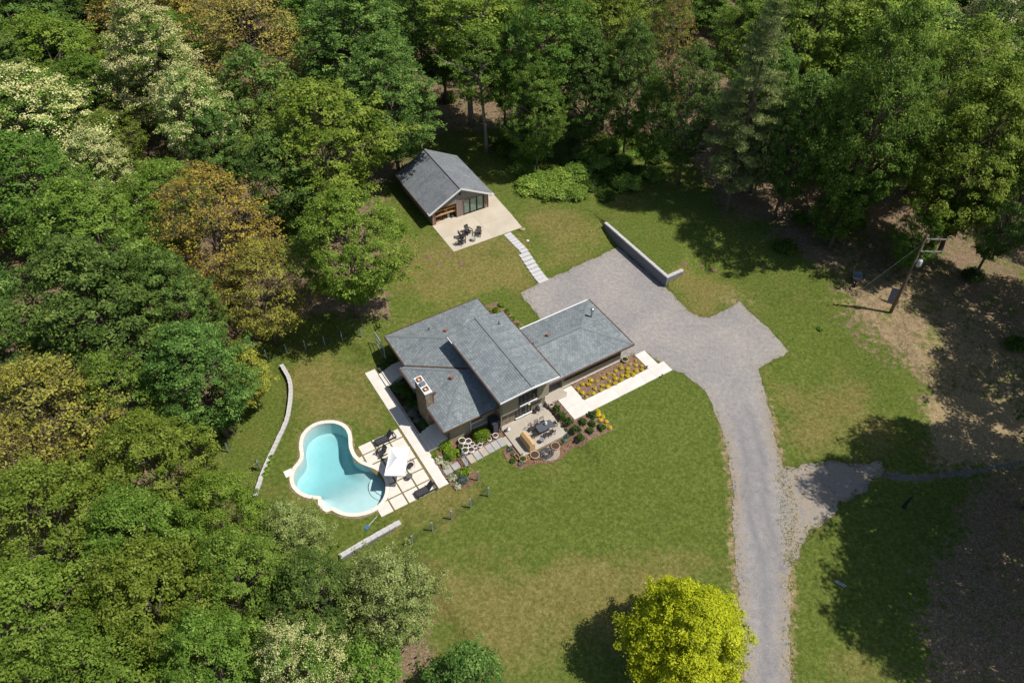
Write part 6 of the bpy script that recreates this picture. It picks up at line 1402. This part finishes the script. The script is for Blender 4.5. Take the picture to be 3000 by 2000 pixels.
for i, (a, b, lab) in enumerate(((-7.9, -13.5, 'nearest the main roof edge'), (-7.1, -12.9, 'between the roof edge one and the top one'), (-6.2, -13.4, 'at the top corner of the bed'), (-6.25, -12.1, 'second down the outer edge'), (-6.3, -10.9, 'third down the outer edge'), (-6.4, -9.6, 'nearest the garage roof'))):
    shrub('light_green_shrub', 'light green shrub in the rear bed, ' + lab, 'lime1', H(a, b, Th(a, b) + .03), rt.uniform(.42, .5), 'shrubs behind the house')
for key, a, b, r, lab in (('bush1', -16.9, .55, .95, 'large round green bush among the white pots'), ('lime1', -20.25, -.05, .75, 'bright green shrub at the foot of the front steps, upper one'), ('lime1', -20.15, .95, .7, 'bright green shrub below the front steps, lower one'), ('dark1', -20.75, 1.15, .55, 'dark green shrub between the bright ones and the white flowers'), ('white1', -21.5, 1.0, .5, 'white flowering shrub at the walk, upper of the first pair'), ('white1', -21.25, 1.75, .48, 'white flowering shrub at the walk, lower of the first pair'), ('lime1', -21.65, .35, .32, 'small lime shrub at the end of the front steps'),
                          ('lime1', -20.15, 3.4, .6, 'bright lime shrub below the gate'), ('blue1', -20.75, 3.95, .62, 'blue green shrub below the gate'), ('white1', -21.4, 3.3, .5, 'white flowering shrub at the walk end, upper one'), ('white1', -21.45, 4.3, .42, 'white flowering shrub at the walk end, lowest one'), ('dark1', -20.9, 3.1, .4, 'dark green shrub tucked behind the lime one'),
                          ('dark1', -20.9, -8.9, .8, 'dark shrub in the shaded bed next to the rear steps'), ('dark1', -20.5, -7.6, .85, 'dark shrub in the shaded bed, second from the rear steps'), ('dark1', -20.9, -6.3, .7, 'dark shrub in the shaded bed, just above the grey one'), ('dark1', -20.2, -5.6, .7, 'dark shrub tight against the chimney'), ('silver1', -21.35, -6.2, .5, 'silver grey shrub at the walk side of the shaded bed, upper one'), ('silver1', -21.2, -5.2, .62, 'silver grey shrub at the walk side of the shaded bed, middle one'), ('silver1', -21.15, -4.3, .5, 'silver grey shrub at the walk side of the shaded bed, lower one'), ('dark1', -20.8, -3.4, .6, 'dark shrub beside the front steps in the shaded bed'), ('bush1', -20.3, -3.0, .6, 'greener rounded shrub at the chimney foot by the front steps'),
                          ('dark1', -20.7, -12.3, .6, 'shaded shrub above the rear steps, nearest the gate'), ('blue1', -21.3, -12.2, .4, 'blue green low plant at the top of the pool walk'), ('dark1', -20.0, -12.6, .6, 'shaded shrub against the rear wall of the house')):
    shrub('garden_shrub', lab, key, H(a, b, Th(a, b) + .02), r, hz=.95)
for a, b, key, r, lab in ((-15.3, 3.2, 'hosta1', .35, 'blue green leafy plant at the left edge of the patio, upper'), (-15.3, 3.9, 'blue1', .3, 'small blue green plant at the left edge of the patio, lower'), (-15.75, 4.5, 'dark1', .34, 'reddish dark low plant left of the patio tip'), (-15.3, 5.2, 'silver1', .3, 'silvery plant below the patio tip'), (-10.3, 5.1, 'hosta1', .34, 'blue green leafy plant at the right tip of the patio'), (-9.85, 4.75, 'blue1', .36, 'tall leafy plant at the right corner of the patio'), (-10.9, 5.2, 'box1', .22, 'tiny green plant right of the terracotta ring'), (-9.6, 4.2, 'box2', .24, 'tiny green plant along the right side of the patio')):
    shrub('border_plant', lab, key, H(a, b, Th(a, b) + .02), r, hz=.8, cat='plant')
for t, p, r, h in POTOBJ:
    if p:
        tm, cm = BL['moss1']; c = link(bpy.data.objects.new('plant', cm), t); c.scale = (r * 2.4,) * 3; c.location = (0, 0, h * .86)
for i, (x, y, lab) in enumerate(((755, 490, 'farthest up'), (720, 625, 'second down'), (655, 765, 'third down'), (605, 885, 'lowest'))):
    p = P(700 + x * .12755, 1280 + y * .12755); t = thing('grass_clump', 'lime green grass clump inside the low curved wall, ' + lab, 'grass clump', p, 0, 'grass clumps by the low wall'); t.scale = (1.15,) * 3; link(bpy.data.objects.new('blades', TF['grass']), t); 
shrub('lone_weed', 'small green plant alone on the slope right of the gravel court', 'bram1', P(2403, 965), .4, hz=1.0, cat='plant')
# bramble thicket right of the shed
rb = random.Random(9)
def BPOS(u, v):
    k = (v > 345) + (v > 395); same = sorted(p for p in BRAM if (p[1] > 345) + (p[1] > 395) == k); return '%s from the left' % ORD[same.index((u, v))]
BRAM = ((1200, 385), (1236, 410), (1265, 375), (1290, 405), (1241, 350), (1300, 360), (1330, 395), (1345, 350), (1365, 420), (1380, 375), (1400, 335), (1410, 400), (1435, 360), (1440, 420), (1465, 390), (1475, 345), (1500, 400), (1510, 360), (1270, 435), (1320, 440), (1395, 445), (1220, 425), (1200, 350), (1160, 340), (1180, 310), (1260, 320), (1321, 325), (1441, 315))
for i, (u, v) in enumerate(BRAM):
    shrub('bramble_bush', 'bramble bush in the %s row of the thicket, %s' % (('back', 'middle', 'front')[(v > 345) + (v > 395)], BPOS(u, v)), ('bram1', 'bram2')[i % 3 == 2], P(u * FULL, v * FULL, .6), rb.uniform(1.5, 2.5), 'brambles right of the shed', hz=rb.uniform(.5, .95))
for u, v, lab in ((1800, 575, 'low bush in a sunny patch of litter left of the wheelbarrow'), (1960, 520, 'low bush at the foot of the right hand woods'), (2230, 640, 'low bush in dappled light right of the utility pole'), (1840, 510, 'low bush in the dark gap below the understorey tree'), (940, 400, 'low bush in the shade at the left of the shed'), (2330, 800, 'low bush at the right edge in the shaded litter'), (990, 150, 'low bush at the top of the clearing gap'), (1030, 230, 'sunny green bush in the clearing gap behind the shed')):
    shrub('low_bush', lab, 'bram2', P(u * FULL, v * FULL), 1.5, 'low bushes at the wood edge')
# undergrowth under the woods: one mass
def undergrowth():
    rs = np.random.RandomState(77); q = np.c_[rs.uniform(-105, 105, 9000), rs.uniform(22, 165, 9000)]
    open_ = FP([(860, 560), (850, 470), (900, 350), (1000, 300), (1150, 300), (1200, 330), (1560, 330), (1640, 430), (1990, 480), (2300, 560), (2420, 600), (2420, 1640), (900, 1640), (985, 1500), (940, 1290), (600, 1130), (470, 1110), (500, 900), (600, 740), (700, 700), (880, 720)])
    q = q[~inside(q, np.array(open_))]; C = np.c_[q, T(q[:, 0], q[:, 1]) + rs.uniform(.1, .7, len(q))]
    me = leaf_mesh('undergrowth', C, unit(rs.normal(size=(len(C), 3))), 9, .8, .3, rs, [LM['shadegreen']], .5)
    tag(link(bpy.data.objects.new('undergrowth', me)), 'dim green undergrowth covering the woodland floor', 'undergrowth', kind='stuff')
undergrowth()

# tufts, clover and dry leaves scattered over the lawns, thicker along the gravel edge
def lawn_litter():
    rs = np.random.RandomState(31); q = np.c_[rs.uniform(-55, 75, 60000), rs.uniform(20, 112, 60000)]
    a, b = ABn(q[:, 0], q[:, 1]); dp = np.array(dpoly); sp2 = np.array(spur)
    hard = (inside(q, dp) | ((a > -23.2) & (a < 1) & (b > -13.6) & (b < 4.8)) | ((a > -37) & (a < -22.8) & (b > -9) & (b < 4.2)) | ((a > -8.7) & (a < 3.8) & (b > -.1) & (b < 4)) | ((a > -9.7) & (a < -5.6) & (b < 7) & (b > 3)) | ((a > -7.2) & (a < 3.4) & (b < -23) & (b > -39)))
    e = polydist(q, dp); keep = ~hard & (rs.uniform(size=len(q)) < .22 + .2 * np.sin(q[:, 0] * .7 + np.sin(q[:, 1] * .5) * 2) * np.sin(q[:, 1] * .9)); q = q[keep]
    rim_ = np.r_[np.array(dpoly), np.repeat(np.array(spur), 3, 0)]; k = rs.randint(0, len(rim_), 4200); edge = rim_[k] + rs.normal(size=(4200, 2)) * .26
    q = np.r_[q, edge]; C = np.c_[q, T(q[:, 0], q[:, 1]) + .03]
    for nm, mt, sl, sz, kk, lab in (('lawn_tufts', 'lawnleaf', slice(0, None, 2), .09, 4, 'tufts of coarse grass and clover in the mown lawn'), ('dry_leaves', 'dryleaf', slice(1, None, 2), .07, 3, 'dry tan leaves and stems scattered over the lawn')):
        c = C[sl]; me = leaf_mesh(nm, c, unit(rs.normal(size=(len(c), 3)) * .2 + np.array([0, 0, 1])), kk, .14, sz, rs, [LM[mt]], .12, up=2.0); tag(link(bpy.data.objects.new(nm, me)), lab, 'ground cover', kind='stuff')
lawn_litter()
